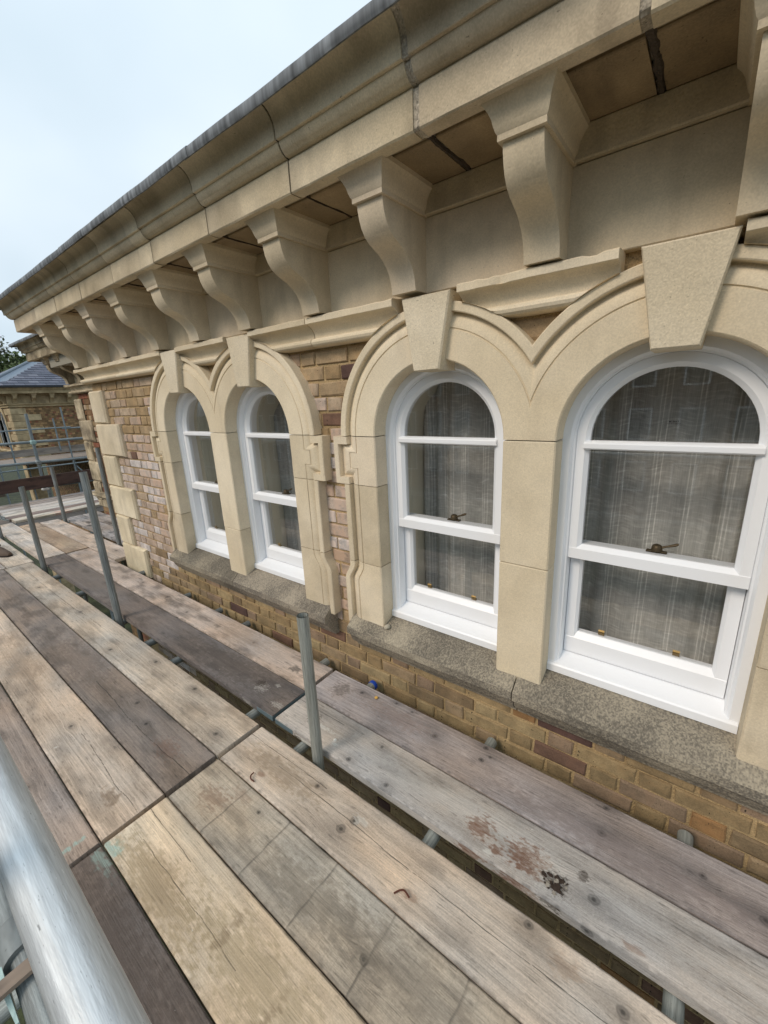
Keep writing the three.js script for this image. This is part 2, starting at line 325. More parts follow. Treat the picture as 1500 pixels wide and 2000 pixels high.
{
  const camInv = new THREE.Matrix4(); camera.updateMatrixWorld(true); camInv.copy(camera.matrixWorld).invert();
  const list = [];
  const lay = (x0, x1, yTop, yBot, z, covers, matAt) => {
    let row = 0;
    for (let y = yTop - CO / 2; y > yBot; y -= CO, row++) {
      const pr = 0.2265 + 0.113;                                     // one stretcher and one header
      let x = x0 - 0.34 + (row % 2 ? 0.17 : 0) + rr(-0.01, 0.01), head = false;
      while (x < x1) {
        const w = head ? 0.1030 : 0.2165, xm = x + w / 2;
        let hit = 0, cnt = 0;
        for (let a = 0; a <= 8; a++) for (const b of [-0.03, 0, 0.03]) { cnt++; const xx = x + w * a / 8; if (xx < x0 || xx > x1 || covers(xx, y + b)) hit++; }
        if (hit < cnt * 0.93 && x > x0 - 0.06) list.push({ kind: head ? 'h' : 's', x: xm, y, z, m: matAt(xm, y), v: Math.floor(rnd() * 7) });
        x += w + 0.0105; head = !head;
      }
    }
  };
  lay(XC, 0.9, BY0, -1.75, 0, stoneCovers, brickMatAt);
  lay(-7.3, XC - 0.0, BY0, -0.6, -0.664, (x, y) => { const k = Math.floor((1.7 - y) / 0.302); return (y < 1.7 && k >= 0 && x < (k % 2 ? -6.96 : -7.17)) || (y < 0.34 && y > 0.1); }, () => BR[rnd() < 0.5 ? 'red' : 'up'][Math.floor(rnd() * 3)]);
  const v = V3();
  for (const b of list) {
    v.set(b.x, b.y, b.z).applyMatrix4(camInv); const d = -v.z, f = 806.83; const px = 750 + f * v.x / d, py = 1000 - f * v.y / d;
    let s = 1 / (d * d) * (b.z < -0.1 ? 0.3 : 1);
    if (d < 0.05 || px < -10 || px > 1510 || py < 0 || py > 2010) s = 0;
    if (b.y < -0.02 && b.z > -0.1) { const t = (1.52 - 0) / (1.52 - b.y), zd = 1.557 * (1 - t); if (zd > 0.11 && !(zd > 0.54 && zd < 0.66)) s *= 0.02; }
    if (b.y < -0.15 && b.x < -3.2) s *= 0.01;
    b.s = s;
  }
  list.sort((a, b) => b.s - a.s);
  const W = group('brick_wall', building), rest = [];
  list.forEach((b, i) => {
    const geo = brickGeo(b.kind, b.v), tx = rr(-0.001, 0.001), tz = rr(-0.0015, 0.0015);
    if (i < 298) { const o = mesh('brick', geo, b.m, W); o.position.set(b.x + tx, b.y + rr(-0.001, 0.001), b.z + tz); o.rotation.z = rr(-0.006, 0.006); }
    else {
      const g = geo.clone().translate(b.x, b.y, b.z + tz), n = g.attributes.position.count, c = new Float32Array(n * 3);
      for (let k = 0; k < n; k++) { c[3 * k] = b.m.color.r; c[3 * k + 1] = b.m.color.g; c[3 * k + 2] = b.m.color.b; }
      g.setAttribute('color', new THREE.BufferAttribute(c, 3)); rest.push(g);
    }
  });
  mesh('brickwork', mergeGeometries(rest), std({ vertexColors: true, map: brickMap, bumpMap: brickBump, bumpScale: 0.003, roughness: 0.96 }), W, { kind: 'stuff' });
}

// ---- stone dressings of the two window bays
// profile across a jamb or arch: [distance from the window centre, z]
/* flat face, groove, cove, outer fillet */ const PROF = [[RO, -0.06], [RO, 0.045], [RO + 0.005, 0.05], [HALF, 0.05], [0.4215, 0.05], [0.4235, 0.0455], [0.427, 0.0455], [0.429, 0.05], [0.437, 0.0495], [0.448, 0.0465], [0.459, 0.0415], [0.469, 0.0345], [0.478, 0.0275], [0.4825, 0.027], [0.4835, 0.0545], [0.487, 0.057], [0.514, 0.057], [0.518, 0.053], [0.518, -0.03], [0.45, -0.03], [0.36, -0.06]];
const NP = PROF.length;
function archStone(c, s, t0, t1, inner) {                            // half an arch; s = -1 left, 1 right; inner = towards the twin window
  const secs = [], N = 26;
  for (let i = 0; i <= N; i++) secs.push(PROF.map(([r, z]) => {
    const lo = inner && r > HALF ? Math.acos(HALF / r) : t0, th = lo + (t1 - lo) * i / N;
    return [c + s * r * Math.cos(th), YS + 0.0018 + r * Math.sin(th), z];
  }));
  return loft(secs, { caps: false });
}
function jambStone(c, s, ys, shift = () => 0) {
  return loft(ys.map((y) => PROF.map(([r, z]) => [c + s * (r + (r > 0.42 && z > -0.05 ? shift(y) : 0)), y - (z < 0 ? 0 : 0), z])));
}
function earStone(c, s) {
  const A = [1.343, 1.264, 1.264, 1.19, 1.19, 1.107].map((y) => [RO, y]);
  const B = [[0.425, 1.343], [0.425, 1.264], [0.470, 1.264], [0.470, 1.19], [0.425, 1.19], [0.425, 1.107]];
  const C = [[0.4835, 1.343], [0.4835, 1.306], [0.542, 1.306], [0.542, 1.141], [0.4835, 1.141], [0.4835, 1.107]];
  const D = [1.343, 1.306, 1.306, 1.141, 1.141, 1.107].map((y) => [0.574, y]);
  const mix = (p, q, t) => [p[0] + (q[0] - p[0]) * t, p[1] + (q[1] - p[1]) * t];
  const prof = PROF.slice(0, NP - 3).map(([r, z]) => [r, z]).concat([[0.518, -0.03], [0.36, -0.06]]);
  const secs = [];
  for (let k = 0; k < 6; k++) secs.push(prof.map(([r, z]) => {
    const p = r <= 0.425 ? mix(A[k], B[k], (r - RO) / (0.425 - RO)) : r <= 0.4835 ? mix(B[k], C[k], (r - 0.425) / 0.0585) : mix(C[k], D[k], clamp((r - 0.4835) / (0.518 - 0.4835)));
    return [c + s * p[0], p[1], z];
  }));
  return loft(secs);
}
const ogee = (y) => 0.042 * (1 - sstep(0.575, 0.672, y));
for (const [bi, b] of BAYS.entries()) {
  const sur = group('arch_surround', building, { label: bi ? 'cream stone surround of the nearer pair of arched windows' : 'cream stone surround of the farther pair of arched windows' });
  const cl = b - HALF, cr = b + HALF, T1 = Math.PI / 2 - 0.05;
  mesh('arch_stone', finish(archStone(cl, -1, 0, T1), 0.45), vary(M.stone), sur);
  mesh('arch_stone', finish(archStone(cr, 1, 0, T1), 0.45), vary(M.stone), sur);
  {                                                                  // the Y-shaped springer between the twin arches is one stone
    const g = mergeGeometries([finish(archStone(cl, 1, 0, T1, true), 0.45, [0.3, 0.2 + bi]), finish(archStone(cr, -1, 0, T1, true), 0.45, [0.3, 0.2 + bi])]);
    mesh('arch_stone', g, vary(M.stone), sur);
  }
  for (const [c, s] of [[cl, -1], [cr, 1]]) {
    mesh('ear_stone', finish(earStone(c, s), 0.35), vary(M.stone), sur);
    mesh('jamb_stone', finish(jambStone(c, s, [1.1035, 0.9, 0.692]), 0.35), vary(M.stone2), sur);
    mesh('jamb_stone', finish(jambStone(c, s, [0.688, 0.672, 0.66, 0.648, 0.636, 0.624, 0.612, 0.6, 0.588, 0.575, 0.45, 0.315], ogee), 0.35), vary(M.stone2), sur);
  }
  const px0 = cl + RO, px1 = cr - RO, pier = [[px0, -0.06], [px0, 0.045], [px0 + 0.005, 0.05], [px1 - 0.005, 0.05], [px1, 0.045], [px1, -0.06]];
  for (const [y0, y1] of [[0.315, bi ? 0.8565 : 0.683], [bi ? 0.8605 : 0.687, YS - 0.002]]) mesh('pier_stone', finish(loft([[y0, 0], [y1 - 0.004, 0], [y1, 0.003]].map(([y, c]) => pier.map(([x, z]) => [x + (x < b ? c : -c), y, z > 0 ? z - c : z]))), 0.35), vary(M.stone), sur);
  for (const c of [cl, cr]) {
    const q = [[c - 0.059, 1.614], [c + 0.059, 1.614], [c + 0.108, 1.888], [c - 0.108, 1.888]];
    mesh('keystone', finish(slab(q, -0.05, 0.088, 0.005, 0.006, 0.0012), 0.35), vary(M.keystone), sur);
  }
  // sill, two stones
  const sp = [[-0.2, 0.388], [-0.04, 0.384], [0.05, 0.350], [0.098, 0.312], [0.106, 0.305], [0.106, 0.268], [0.101, 0.262], [0.09, 0.258], [0.082, 0.246], [0.074, 0.222], [0.056, 0.196], [0.032, 0.178], [0.026, 0.160], [-0.02, 0.157], [-0.2, 0.157]];
  const sg = group('window_sill', building);
  for (const [x0, x1] of [[b - 0.935, b - 0.004], [b + 0.001, b + 0.93]]) {
    const xs = []; for (let i = 0; i <= 14; i++) xs.push(x0 + (x1 - x0) * i / 14);
    const g = alongX(sp, xs, (x, y, z) => z > 0.03 && y > 0.25 ? [x, y + 0.004 * (noise(x * 23, z * 70, 77) - 0.5), z + 0.004 * (noise(x * 31, y * 50, 78) - 0.5)] : null);
    mesh('sill_stone', finish(g, 0.6), vary(M.sill), sg);
  }
}

// ---- sash windows
function makeWindow(i, c) {
  const w = group('sash_window', building), arc = (r, n = 28) => Array.from({ length: n + 1 }, (_, k) => Math.PI - Math.PI * k / n);
  const sweep = (prof, y0) => loft([prof.map(([r, z]) => [c - r, y0, z]), ...arc().map((t) => prof.map(([r, z]) => [c + r * Math.cos(t), YS + r * Math.sin(t), z])), prof.map(([r, z]) => [c + r, y0, z])]);
  mesh('frame', finish(sweep([[0.317, -0.036], [0.284, -0.036], [0.281, -0.040], [0.276, -0.052], [0.271, -0.054], [0.269, -0.058], [0.269, -0.16], [0.317, -0.16]], 0.384), 0.5), M.paint, w);
  const us = group('upper_sash', w);
  const up = mesh('stile', finish(sweep([[0.268, -0.060], [0.240, -0.060], [0.236, -0.064], [0.226, -0.074], [0.226, -0.098], [0.268, -0.098]], 0.888), 0.4), M.paint, w); up.name = 'upper_sash';
  w.remove(us);
  const us2 = up;
  mesh('meeting_rail', finish(alongX([[-0.058, 0.888], [-0.058, 0.928], [-0.064, 0.934], [-0.076, 0.944], [-0.098, 0.944], [-0.098, 0.888]], [c - 0.2665, c + 0.2665]), 0.3), M.paint, w);
  mesh('glazing_bar', finish(alongX([[-0.052, 1.309], [-0.048, 1.313], [-0.048, 1.328], [-0.053, 1.333], [-0.068, 1.338], [-0.09, 1.338], [-0.09, 1.306], [-0.064, 1.306]], [c - 0.242, c + 0.242]), 0.3), M.paint, w);
  // lower sash, set further in
  for (const s of [-1, 1]) mesh('stile', finish(loft([[0.45, 0], [0.94, 0]].map(([y]) => [[0.2665, -0.104], [0.232, -0.104], [0.222, -0.116], [0.222, -0.142], [0.2665, -0.142]].map(([r, z]) => [c + s * r, y, z])), {}), 0.3), M.paint, w);
  mesh('lower_rail', finish(alongX([[-0.102, 0.452], [-0.102, 0.520], [-0.106, 0.526], [-0.118, 0.546], [-0.142, 0.548], [-0.142, 0.452]], [c - 0.2655, c + 0.2655]), 0.3), M.paint, w);
  mesh('meeting_rail', finish(box(c - 0.2655, c + 0.2655, 0.895, 0.941, -0.141, -0.1045), 0.3), M.paint, w);
  mesh('frame_sill', finish(alongX([[-0.17, 0.450], [-0.10, 0.448], [-0.058, 0.428], [-0.030, 0.420], [-0.024, 0.414], [-0.024, 0.384], [-0.034, 0.378], [-0.17, 0.378]], [c - 0.3085, c + 0.3085]), 0.3), M.paint, w);
  mesh('bedding_mortar', finish(box(c - 0.306, c + 0.306, 0.36, 0.3775, -0.15, -0.033), 0.3), std({ color: S(150, 128, 108), bumpMap: grainBump, bumpScale: 0.004, roughness: 1 }), w);
  // panes
  const pane = (shape, z) => { const g = new THREE.ShapeGeometry(shape, 24); g.translate(c, 0, z); return mesh('pane', g, M.glass, w); };
  const s1 = new THREE.Shape(); s1.moveTo(-0.23, 1.325); s1.lineTo(0.23, 1.325); s1.lineTo(0.23, YS); s1.absarc(0, YS, 0.23, 0, Math.PI, false); s1.closePath(); pane(s1, -0.08);
  const R = (x, y0, y1) => { const s = new THREE.Shape(); s.moveTo(-x, y0); s.lineTo(x, y0); s.lineTo(x, y1); s.lineTo(-x, y1); s.closePath(); return s; };
  pane(R(0.23, 0.935, 1.32), -0.082); pane(R(0.226, 0.54, 0.90), -0.124);
  // painted lining of the reveal inside, inner board
  mesh('reveal_lining', finish(sweep([[0.30, -0.162], [0.29, -0.162], [0.29, -0.205], [0.282, -0.21], [0.282, -0.25], [0.29, -0.256], [0.29, -0.40], [0.305, -0.40]], 0.42), 0.4), M.lining, w);
  mesh('window_board', finish(box(c - 0.3, c + 0.3, 0.40, 0.424, -0.42, -0.171), 0.3), M.paint, w);
  // fastener on the meeting rail and two lifts on the bottom rail
  const f = group('sash_fastener', w), fx = c + 0.012;
  mesh('base_plate', finish(box(fx - 0.032, fx + 0.032, 0.9415, 0.947, -0.136, -0.112, 0.002), 0.3), M.bronze, f);
  const dome = new THREE.LatheGeometry([[0, 0.024], [0.008, 0.0235], [0.014, 0.02], [0.017, 0.012], [0.018, 0]].map(([a, b]) => new THREE.Vector2(a, b)), 16); dome.translate(fx, 0.947, -0.124);
  mesh('dome', dome, M.bronze, f);
  mesh('lever', finish(loft([[0.0, 0.005], [0.02, 0.004], [0.042, 0.0065], [0.05, 0.004]].map(([t, r]) => Array.from({ length: 8 }, (_, k) => [fx + 0.012 + t, 0.960 + t * 0.42 + r * Math.sin(k * Math.PI / 4), -0.124 + r * Math.cos(k * Math.PI / 4)]))), 0.6), M.bronze, f);
  for (const dx of [-0.135, 0.115]) {
    const q = [[-0.146, 0.549], [-0.130, 0.549], [-0.127, 0.553], [-0.127, 0.566], [-0.131, 0.572], [-0.1335, 0.570], [-0.131, 0.564], [-0.131, 0.554], [-0.146, 0.553]];
    mesh('sash_lift', finish(alongX(q, [c + dx - 0.011, c + dx + 0.011]), 0.4), M.brass, w);
  }
  if (i === 3) {                                                     // black print left on the glass
    const cv = document.createElement('canvas'); cv.width = 256; cv.height = 64; const x = cv.getContext('2d'); x.fillStyle = '#000'; x.fillRect(0, 0, 256, 64); x.fillStyle = '#fff'; x.font = 'bold 44px sans-serif'; x.textAlign = 'center'; x.fillText('W_0017', 128, 42); x.fillRect(20, 56, 216, 3);
    const t = new THREE.CanvasTexture(cv), pg = new THREE.PlaneGeometry(0.044, 0.011); pg.translate(c + 0.013, 1.402, -0.0795);
    mesh('glass_label', pg, std({ color: S(20, 20, 20), alphaMap: t, transparent: true, roughness: 0.7 }), w);
  }
  return w;
}
WIN.forEach((c, i) => makeWindow(i, c));

// ---- entablature: string course, frieze, brackets, cornice, lead
const corbelProf = [[0.0, 1.905], [0.082, 1.903], [0.084, 1.922], [0.088, 1.945], [0.097, 1.968], [0.112, 1.990], [0.133, 2.010], [0.158, 2.027], [0.186, 2.039], [0.212, 2.050], [0.235, 2.066], [0.252, 2.088], [0.263, 2.114], [0.269, 2.142], [0.270, 2.158], [0.0, 2.158]];
const corbelBody = loft([0, 1].map((k) => corbelProf.map(([z, y]) => [k ? 0 : -0.108, y, z])));
const capRings = [[2.158, 0.010, 0.284], [2.172, 0.010, 0.285], [2.178, 0.014, 0.289], [2.190, 0.018, 0.294], [2.206, 0.022, 0.299], [2.222, 0.030, 0.308], [2.236, 0.042, 0.321], [2.2485, 0.044, 0.323]];
const corbelCap = loft(capRings.map(([y, e, z]) => [[-0.108 - e, y, 0], [e, y, 0], [e, y, z], [-0.108 - e, y, z]]));
const cornProf = [[-0.01, 2.256], [0.284, 2.256], [0.287, 2.274], [0.314, 2.274], [0.318, 2.238], [0.326, 2.2345], [0.369, 2.2345], [0.3735, 2.239], [0.3735, 2.333], [0.370, 2.3355], [0.370, 2.339], [0.384, 2.3395], [0.390, 2.3425], [0.398, 2.349], [0.405, 2.358], [0.410, 2.368], [0.4115, 2.376], [0.4215, 2.3765], [0.4235, 2.379], [0.4235, 2.387], [0.424, 2.398], [0.426, 2.410], [0.4295, 2.422], [0.436, 2.434], [0.446, 2.445], [0.459, 2.454], [0.470, 2.457], [0.470, 2.461], [-0.01, 2.468]];
const strProf = [[-0.01, 1.770], [0.040, 1.771], [0.054, 1.774], [0.063, 1.781], [0.067, 1.791], [0.063, 1.801], [0.054, 1.807], [0.037, 1.808], [0.037, 1.816], [0.039, 1.828], [0.045, 1.841], [0.055, 1.853], [0.068, 1.862], [0.082, 1.867], [0.092, 1.868], [0.095, 1.870], [0.095, 1.893], [0.088, 1.898], [-0.01, 1.904]];
const leadProf = [[0.499, 2.432], [0.504, 2.432], [0.507, 2.437], [0.508, 2.458], [0.504, 2.466], [0.494, 2.47], [0.15, 2.484], [0.15, 2.480], [0.49, 2.465], [0.500, 2.459]];
function entablature(parent, o) {
  const { xc, x1, zf, joints, corbels, strings, m, retn = 0.64, wide = [], lead = true, fine = true } = o;
  const toSide = (p) => [xc - p, zf + p];                            // mitre: x and z of a point projecting by p
  // cornice blocks
  const cg = group('cornice', parent, o.labels ? { label: o.labels.cornice } : undefined), js = [...joints].sort((a, b) => a - b), ends = [null, ...js, x1];
  for (let i = 0; i < ends.length - 1; i++) {
    const gapL = wide.includes(ends[i]) ? 0.0105 : 0.0035, gapR = wide.includes(ends[i + 1]) ? 0.0105 : 0.0035;
    const b = ends[i + 1] - (i === ends.length - 2 ? 0 : gapR), dy = fine ? rr(-0.0015, 0.0015) : 0, dz = fine ? rr(-0.0015, 0.0015) : 0;
    const at = (x) => cornProf.map(([p, y]) => [x, y + dy, zf + p + dz]);
    let secs;
    if (i === 0) secs = [cornProf.map(([p, y]) => [xc - p, y, zf - retn]), cornProf.map(([p, y]) => [xc - p, y, zf + p]), at(b)];
    else { const a = ends[i] + gapL; secs = [at(a)]; if (fine) for (let k = 1; k < 6; k++) secs.push(at(a + (b - a) * k / 6).map(([x, y, z], n) => [x, y + (n === 6 || n === 7 ? 0.0022 * (noise(x * 40, n, 31) - 0.5) : 0), z + (n > 5 && n < 9 ? 0.0016 * (noise(x * 30, n, 32) - 0.5) : 0)])); secs.push(at(b)); }
    mesh('cornice_block', finish(loft(secs), 0.45), vary(m.cornice), cg);
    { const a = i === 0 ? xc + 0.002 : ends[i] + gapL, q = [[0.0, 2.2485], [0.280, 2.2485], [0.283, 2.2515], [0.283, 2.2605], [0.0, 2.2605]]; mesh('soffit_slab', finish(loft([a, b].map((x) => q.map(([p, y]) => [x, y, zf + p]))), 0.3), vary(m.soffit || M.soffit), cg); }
    if (i > 0 && fine) {                                             // mortar in the joint, a little back from the faces
      const isW = wide.includes(ends[i]), ins = isW ? 0.004 : 0.006, w = isW ? 0.014 : 0.005, xs = [ends[i] - w, ends[i], ends[i] + w];
      const g = loft(xs.map((x, q) => cornProf.map(([p, y], n) => { const e = 0.006 * (noise(n * 3.1, x * 500, 41) - 0.5) * (isW ? 1 : 0.8); return [x + (isW ? 0.006 * (noise(n * 1.7, q, 44) - 0.5) : 0), y + (y < 2.3 ? ins + e : 0), zf + p - ins + e]; })));
      mesh('mortar_joint', finish(g, 0.3), isW ? M.jointGrey : M.jointDark, cg);
      const hw = isW ? 0.009 : 0.004, rib = [];                      // black ragged filler along the soffit joint
      for (let k = 0; k <= 16; k++) { const z = 0.052 + k * 0.0167, c = ends[i] + 0.012 * (fbm(z * 9, i, 46, 3) - 0.5), a = hw * (0.5 + 1.1 * noise(z * 60, i, 47)), b = hw * (0.5 + 1.1 * noise(z * 55, i, 48)), dr = 0.0035 + 0.004 * noise(z * 70, i, 49); rib.push([[c - a, 2.2505, zf + z], [c - a * 0.7, 2.2485 - dr * 0.6, zf + z], [c + b * 0.6, 2.2485 - dr, zf + z], [c + b, 2.2505, zf + z]]); }
      mesh('joint_filler', finish(loft(rib), 0.7), M.soot, cg);
    }
  }
  // frieze: panels between the brackets, with a thin band under the soffit
  const fg = group('frieze', parent), cs = [...corbels].sort((a, b) => a - b), edges = [xc - 0.03, ...cs.map((c) => c - 0.054), x1];
  for (let i = 0; i < edges.length - 1; i++) {
    const a = edges[i] + (i ? 0.002 : 0), b = edges[i + 1] - 0.002;
    mesh('frieze_panel', finish(slab(rect(a, b, 1.903, 2.159), zf - 0.02, zf + 0.03 + rr(-0.001, 0.001), 0.003, 0.003), 0.3), vary(m.stone), fg);
    mesh('frieze_band', finish(slab(rect(a, b, 2.1605, 2.2485), zf - 0.02, zf + 0.05, 0.004, 0.004), 0.3), m.cornice, fg);
  }
  if (retn > 0.2) {
    const sd = (y0, y1, p) => { const g = slab(rect(-retn, 0.0, y0, y1), -0.02, p, 0.003, 0.003); g.rotateY(-Math.PI / 2); g.translate(xc, 0, zf); return g; };
    mesh('frieze_panel', finish(sd(1.903, 2.159, 0.03), 0.3), m.stone, fg); mesh('frieze_band', finish(sd(2.1605, 2.2485, 0.05), 0.3), m.cornice, fg);
  }
  const bodyG = finish(corbelBody.clone(), 0.5, [0.2, 0.4]), capG = finish(corbelCap.clone(), 0.4, [0.7, 0.1]);
  const put = (x, z, ry) => { const c = group('bracket', parent); c.position.set(x, 0, z); c.rotation.y = ry; const sm = vary(m.stone); mesh('scroll', bodyG, sm, c); mesh('cap', capG, sm, c); c.scale.set(rr(0.985, 1.015), 1, rr(0.985, 1.015)); return c; };
  for (const x of corbels) put(x, zf + 0.028, 0);
  for (const z of o.sideCorbels || []) put(xc - 0.028, z, -Math.PI / 2);
  // string course
  const sg = group('string_course', parent);
  const minY = o.stringMin || (() => -9);
  for (const [a, b] of strings) {
    const secs = [], n = fine ? Math.max(2, Math.ceil((b - Math.max(a, xc)) / 0.02)) : 1;
    if (a === -99) { secs.push(strProf.map(([p, y]) => [xc - p, y, zf - retn])); secs.push(strProf.map(([p, y]) => [xc - p, y, zf + p])); }
    const s0 = a === -99 ? xc + 0.02 : a;
    for (let i = 0; i <= n; i++) { const x = s0 + (b - s0) * i / n, lo = minY(x); secs.push(strProf.map(([p, y], k) => [x, Math.max(y, Math.min(lo, 1.89)) + (fine && k > 15 ? (k > 15 ? 0.004 * (noise(x * 26, 3, 9) - 0.6) - 0.008 * sstep(0.82, 0.95, noise(x * 9, 5, 19)) : 0) : 0), zf + p + (fine && k > 14 && k < 18 ? 0.0025 * (noise(x * 50, 8, 9) - 0.5) - 0.007 * sstep(0.84, 0.97, noise(x * 13, 2, 29)) : 0)])); }
    mesh('string_stone', finish(loft(secs), 0.4), vary(m.string || m.stone), sg);
  }
  // lead flashing
  if (lead) {
    const lg = group('lead_flashing', parent), L = [], step = 1.48;
    for (let a = xc; a < x1; a += step) L.push([a, Math.min(a + step + 0.03, x1)]);
    L.forEach(([a, b], i) => {
      const at = (x) => leadProf.map(([p, y]) => { const wv = 0.004 * (fbm(x * 3.1, 5, 61, 3) - 0.5), w2 = 0.007 * (fbm(x * 4.7, 9, 62, 3) - 0.5); return [x, y + (y > 2.44 ? 0 : w2) + i % 2 * 0.0015 + wv, zf + p + (p > 0.4 ? wv + i % 2 * 0.002 : 0)]; });
      const secs = []; if (!i) secs.push(leadProf.map(([p, y]) => [xc - p, y, zf - retn]), leadProf.map(([p, y]) => [xc - p, y, zf + p]));
      for (let x = a + (i ? 0 : 0.02); x < b; x += 0.06) secs.push(at(x)); secs.push(at(b));
      mesh('lead_sheet', finish(loft(secs), 0.6), M.lead, lg);
    });
  }
}
const mainCorbels = Array.from({ length: 11 }, (_, k) => -0.425 + 0.5185 * (2 - k) - 0).filter((x) => x > XC && x < X1);
const mainJoints = [0.84, 0.32, -0.21, -0.757, -1.29, -1.835, -2.36, -2.875, -3.40, -3.915, -4.42];
const ks = (c, s) => c + s * 0.15;
entablature(building, {
  xc: XC, x1: X1, zf: 0, joints: mainJoints, corbels: mainCorbels, wide: [-0.757, -0.21], m: { stone: M.stone2, cornice: M.cornice, string: M.stone },
  strings: [[-99, -4.435], [-4.43, -3.925], [-3.92, ks(WIN[0], -1) + 0.045], [ks(WIN[0], 1) - 0.045, ks(WIN[1], -1) + 0.02], [ks(WIN[1], 1) - 0.04, -1.583], [-1.578, ks(WIN[2], -1)], [ks(WIN[2], 1) - 0.01, ks(WIN[3], -1) - 0.01], [ks(WIN[3], 1) - 0.035, 0.9], [0.905, X1]],
  stringMin: (x) => { let m = -9; for (const c of WIN) { const d = Math.abs(x - c); if (d < 0.5185) m = Math.max(m, YS + Math.sqrt(0.5185 * 0.5185 - d * d)); } return m; },
});
// recessed wing: uncleaned, weathered stone
const WX = -7.386, WZ = -0.664;
const wing = group('recessed_wing', building, { label: 'weathered uncleaned stone corner set back beyond the clean front' });
entablature(wing, {
  xc: WX, x1: XC - 0.02, zf: WZ, joints: [-7.0, -6.4, -5.8, -5.2], corbels: [-7.2, -6.68, -6.16, -5.64, -5.12], fine: true, retn: 4, m: { stone: M.weathered, cornice: M.weathered },
  strings: [[-99, -6.6], [-6.595, XC - 0.02]], sideCorbels: [WZ - 0.08, WZ - 0.6, WZ - 1.12, WZ - 1.64],
});
{
  const P = [[-0.01, 0.33], [0.02, 0.335], [0.085, 0.315], [0.09, 0.285], [0.06, 0.265], [0.045, 0.24], [0.02, 0.225], [0.02, 0.1], [-0.01, 0.1]];
  mesh('plinth_ledge', finish(loft([P.map(([p, y]) => [WX - p, y, WZ - 4]), P.map(([p, y]) => [WX - p, y, WZ + p]), P.map(([p, y]) => [XC - 0.01, y, WZ + p])]), 0.4), M.weathered, wing);
}
// quoins
function quoins(parent, xc, zf, m, longR, shortR, n, rough, y0 = 1.699) {
  const g = group('quoins', parent);
  for (let k = 0; k < n; k++) {
    const t = y0 - k * 0.302, r = k % 2 ? longR : shortR, q = rect(xc - 0.035, r, t - 0.297, t);
    let geo = slab(q, zf - 0.03, zf + 0.036, rough ? 0.022 : 0.014, rough ? 0.02 : 0.018, rough ? 0.008 : 0.0015);
    if (xc - 0.035 < r) { const pos = geo.attributes.position; for (let i = 0; i < pos.count; i++) if (Math.abs(pos.getX(i) - (xc - 0.035)) < 0.001 && pos.getZ(i) < zf) pos.setZ(i, zf - (k % 2 ? 0.28 : 0.5)); }
    mesh('quoin', finish(geo, 0.35), vary(m), g);
  }
}
quoins(building, XC, 0, M.quoin, -4.20, -4.43, 8);
quoins(wing, WX, WZ, M.weathered, -6.96, -7.17, 5, true);

// ---- net curtains (things that hang in the windows)
const netMap = texture(1024, 1024, (u, v) => {
  const x = u, lines = [0.03, 0.10, 0.118, 0.135, 0.27, 0.285, 0.31, 0.45, 0.466, 0.49, 0.62, 0.64, 0.78, 0.797, 0.815, 0.93, 0.95];
  let s = 0; for (const l of lines) s = Math.max(s, 1 - Math.abs(x - l - 0.0012 * Math.sin(v * 14 + l * 40)) / 0.0045);
  const sag = 0.005 * Math.cos((x - 0.05) * Math.PI * 2 * 5.3) + 0.004 * (fbm(x * 5, v * 3, 79, 2) - 0.5), thr = noise(x * 17, (v + sag) * 190, 71), thr2 = noise(x * 30 + 9, (v + sag) * 420, 75), th2 = noise(x * 420, v * 30, 72), ho = noise(x * 40, (v + sag) * 110, 74);
  const k = 186 + 46 * (fbm(x * 6, v * 1.5, 73, 3) - 0.5) + 17 * sstep(0.55, 0.95, thr) + 14 * sstep(0.6, 0.95, thr2) + 24 * (th2 - 0.5) - 8 * sstep(0.55, 0.9, ho) + 56 * clamp(s) * (0.55 + 0.45 * th2);
  return [k * 0.99, k * 0.99, k * 0.965];
});
M.net = new THREE.MeshPhysicalMaterial({ map: netMap, roughness: 1, transmission: 0.2, thickness: 0, side: THREE.DoubleSide });
const netWhere = ['leftmost of the four arched windows', 'second arched window, beside the brick strip', 'third arched window, beside a cream strip', 'nearest, largest looking arched window'];
WIN.forEach((c, i) => {
  const g = new THREE.PlaneGeometry(0.56, 1.22, 90, 12), p = g.attributes.position;
  for (let k = 0; k < p.count; k++) { const x = p.getX(k), y = p.getY(k); p.setZ(k, (0.010 + 0.006 * Math.sin(x * 9 + 2 * i)) * Math.sin(x * (52 + 5 * i) + 0.9 * Math.sin(y * 2 + i) + 1.8 * Math.sin(x * 11 + i)) + 0.012 * Math.sin(x * 19 + 1.3 * i + y * 0.7)); }
  g.computeVertexNormals(); g.translate(c, 0.43 + 0.61, -0.33);
  const cu = g.attributes.uv; for (let k = 0; k < cu.count; k++) cu.setXY(k, cu.getX(k) * (1 - 0.06 * i) + 0.37 * i, cu.getY(k) + 0.21 * i);
  const o = mesh(numbered('net_curtain'), g, M.net); Object.assign(o.userData, { label: 'grey striped net curtain behind the glass of the ' + netWhere[i], category: 'curtain', group: 'net curtains in the arched windows' });
});

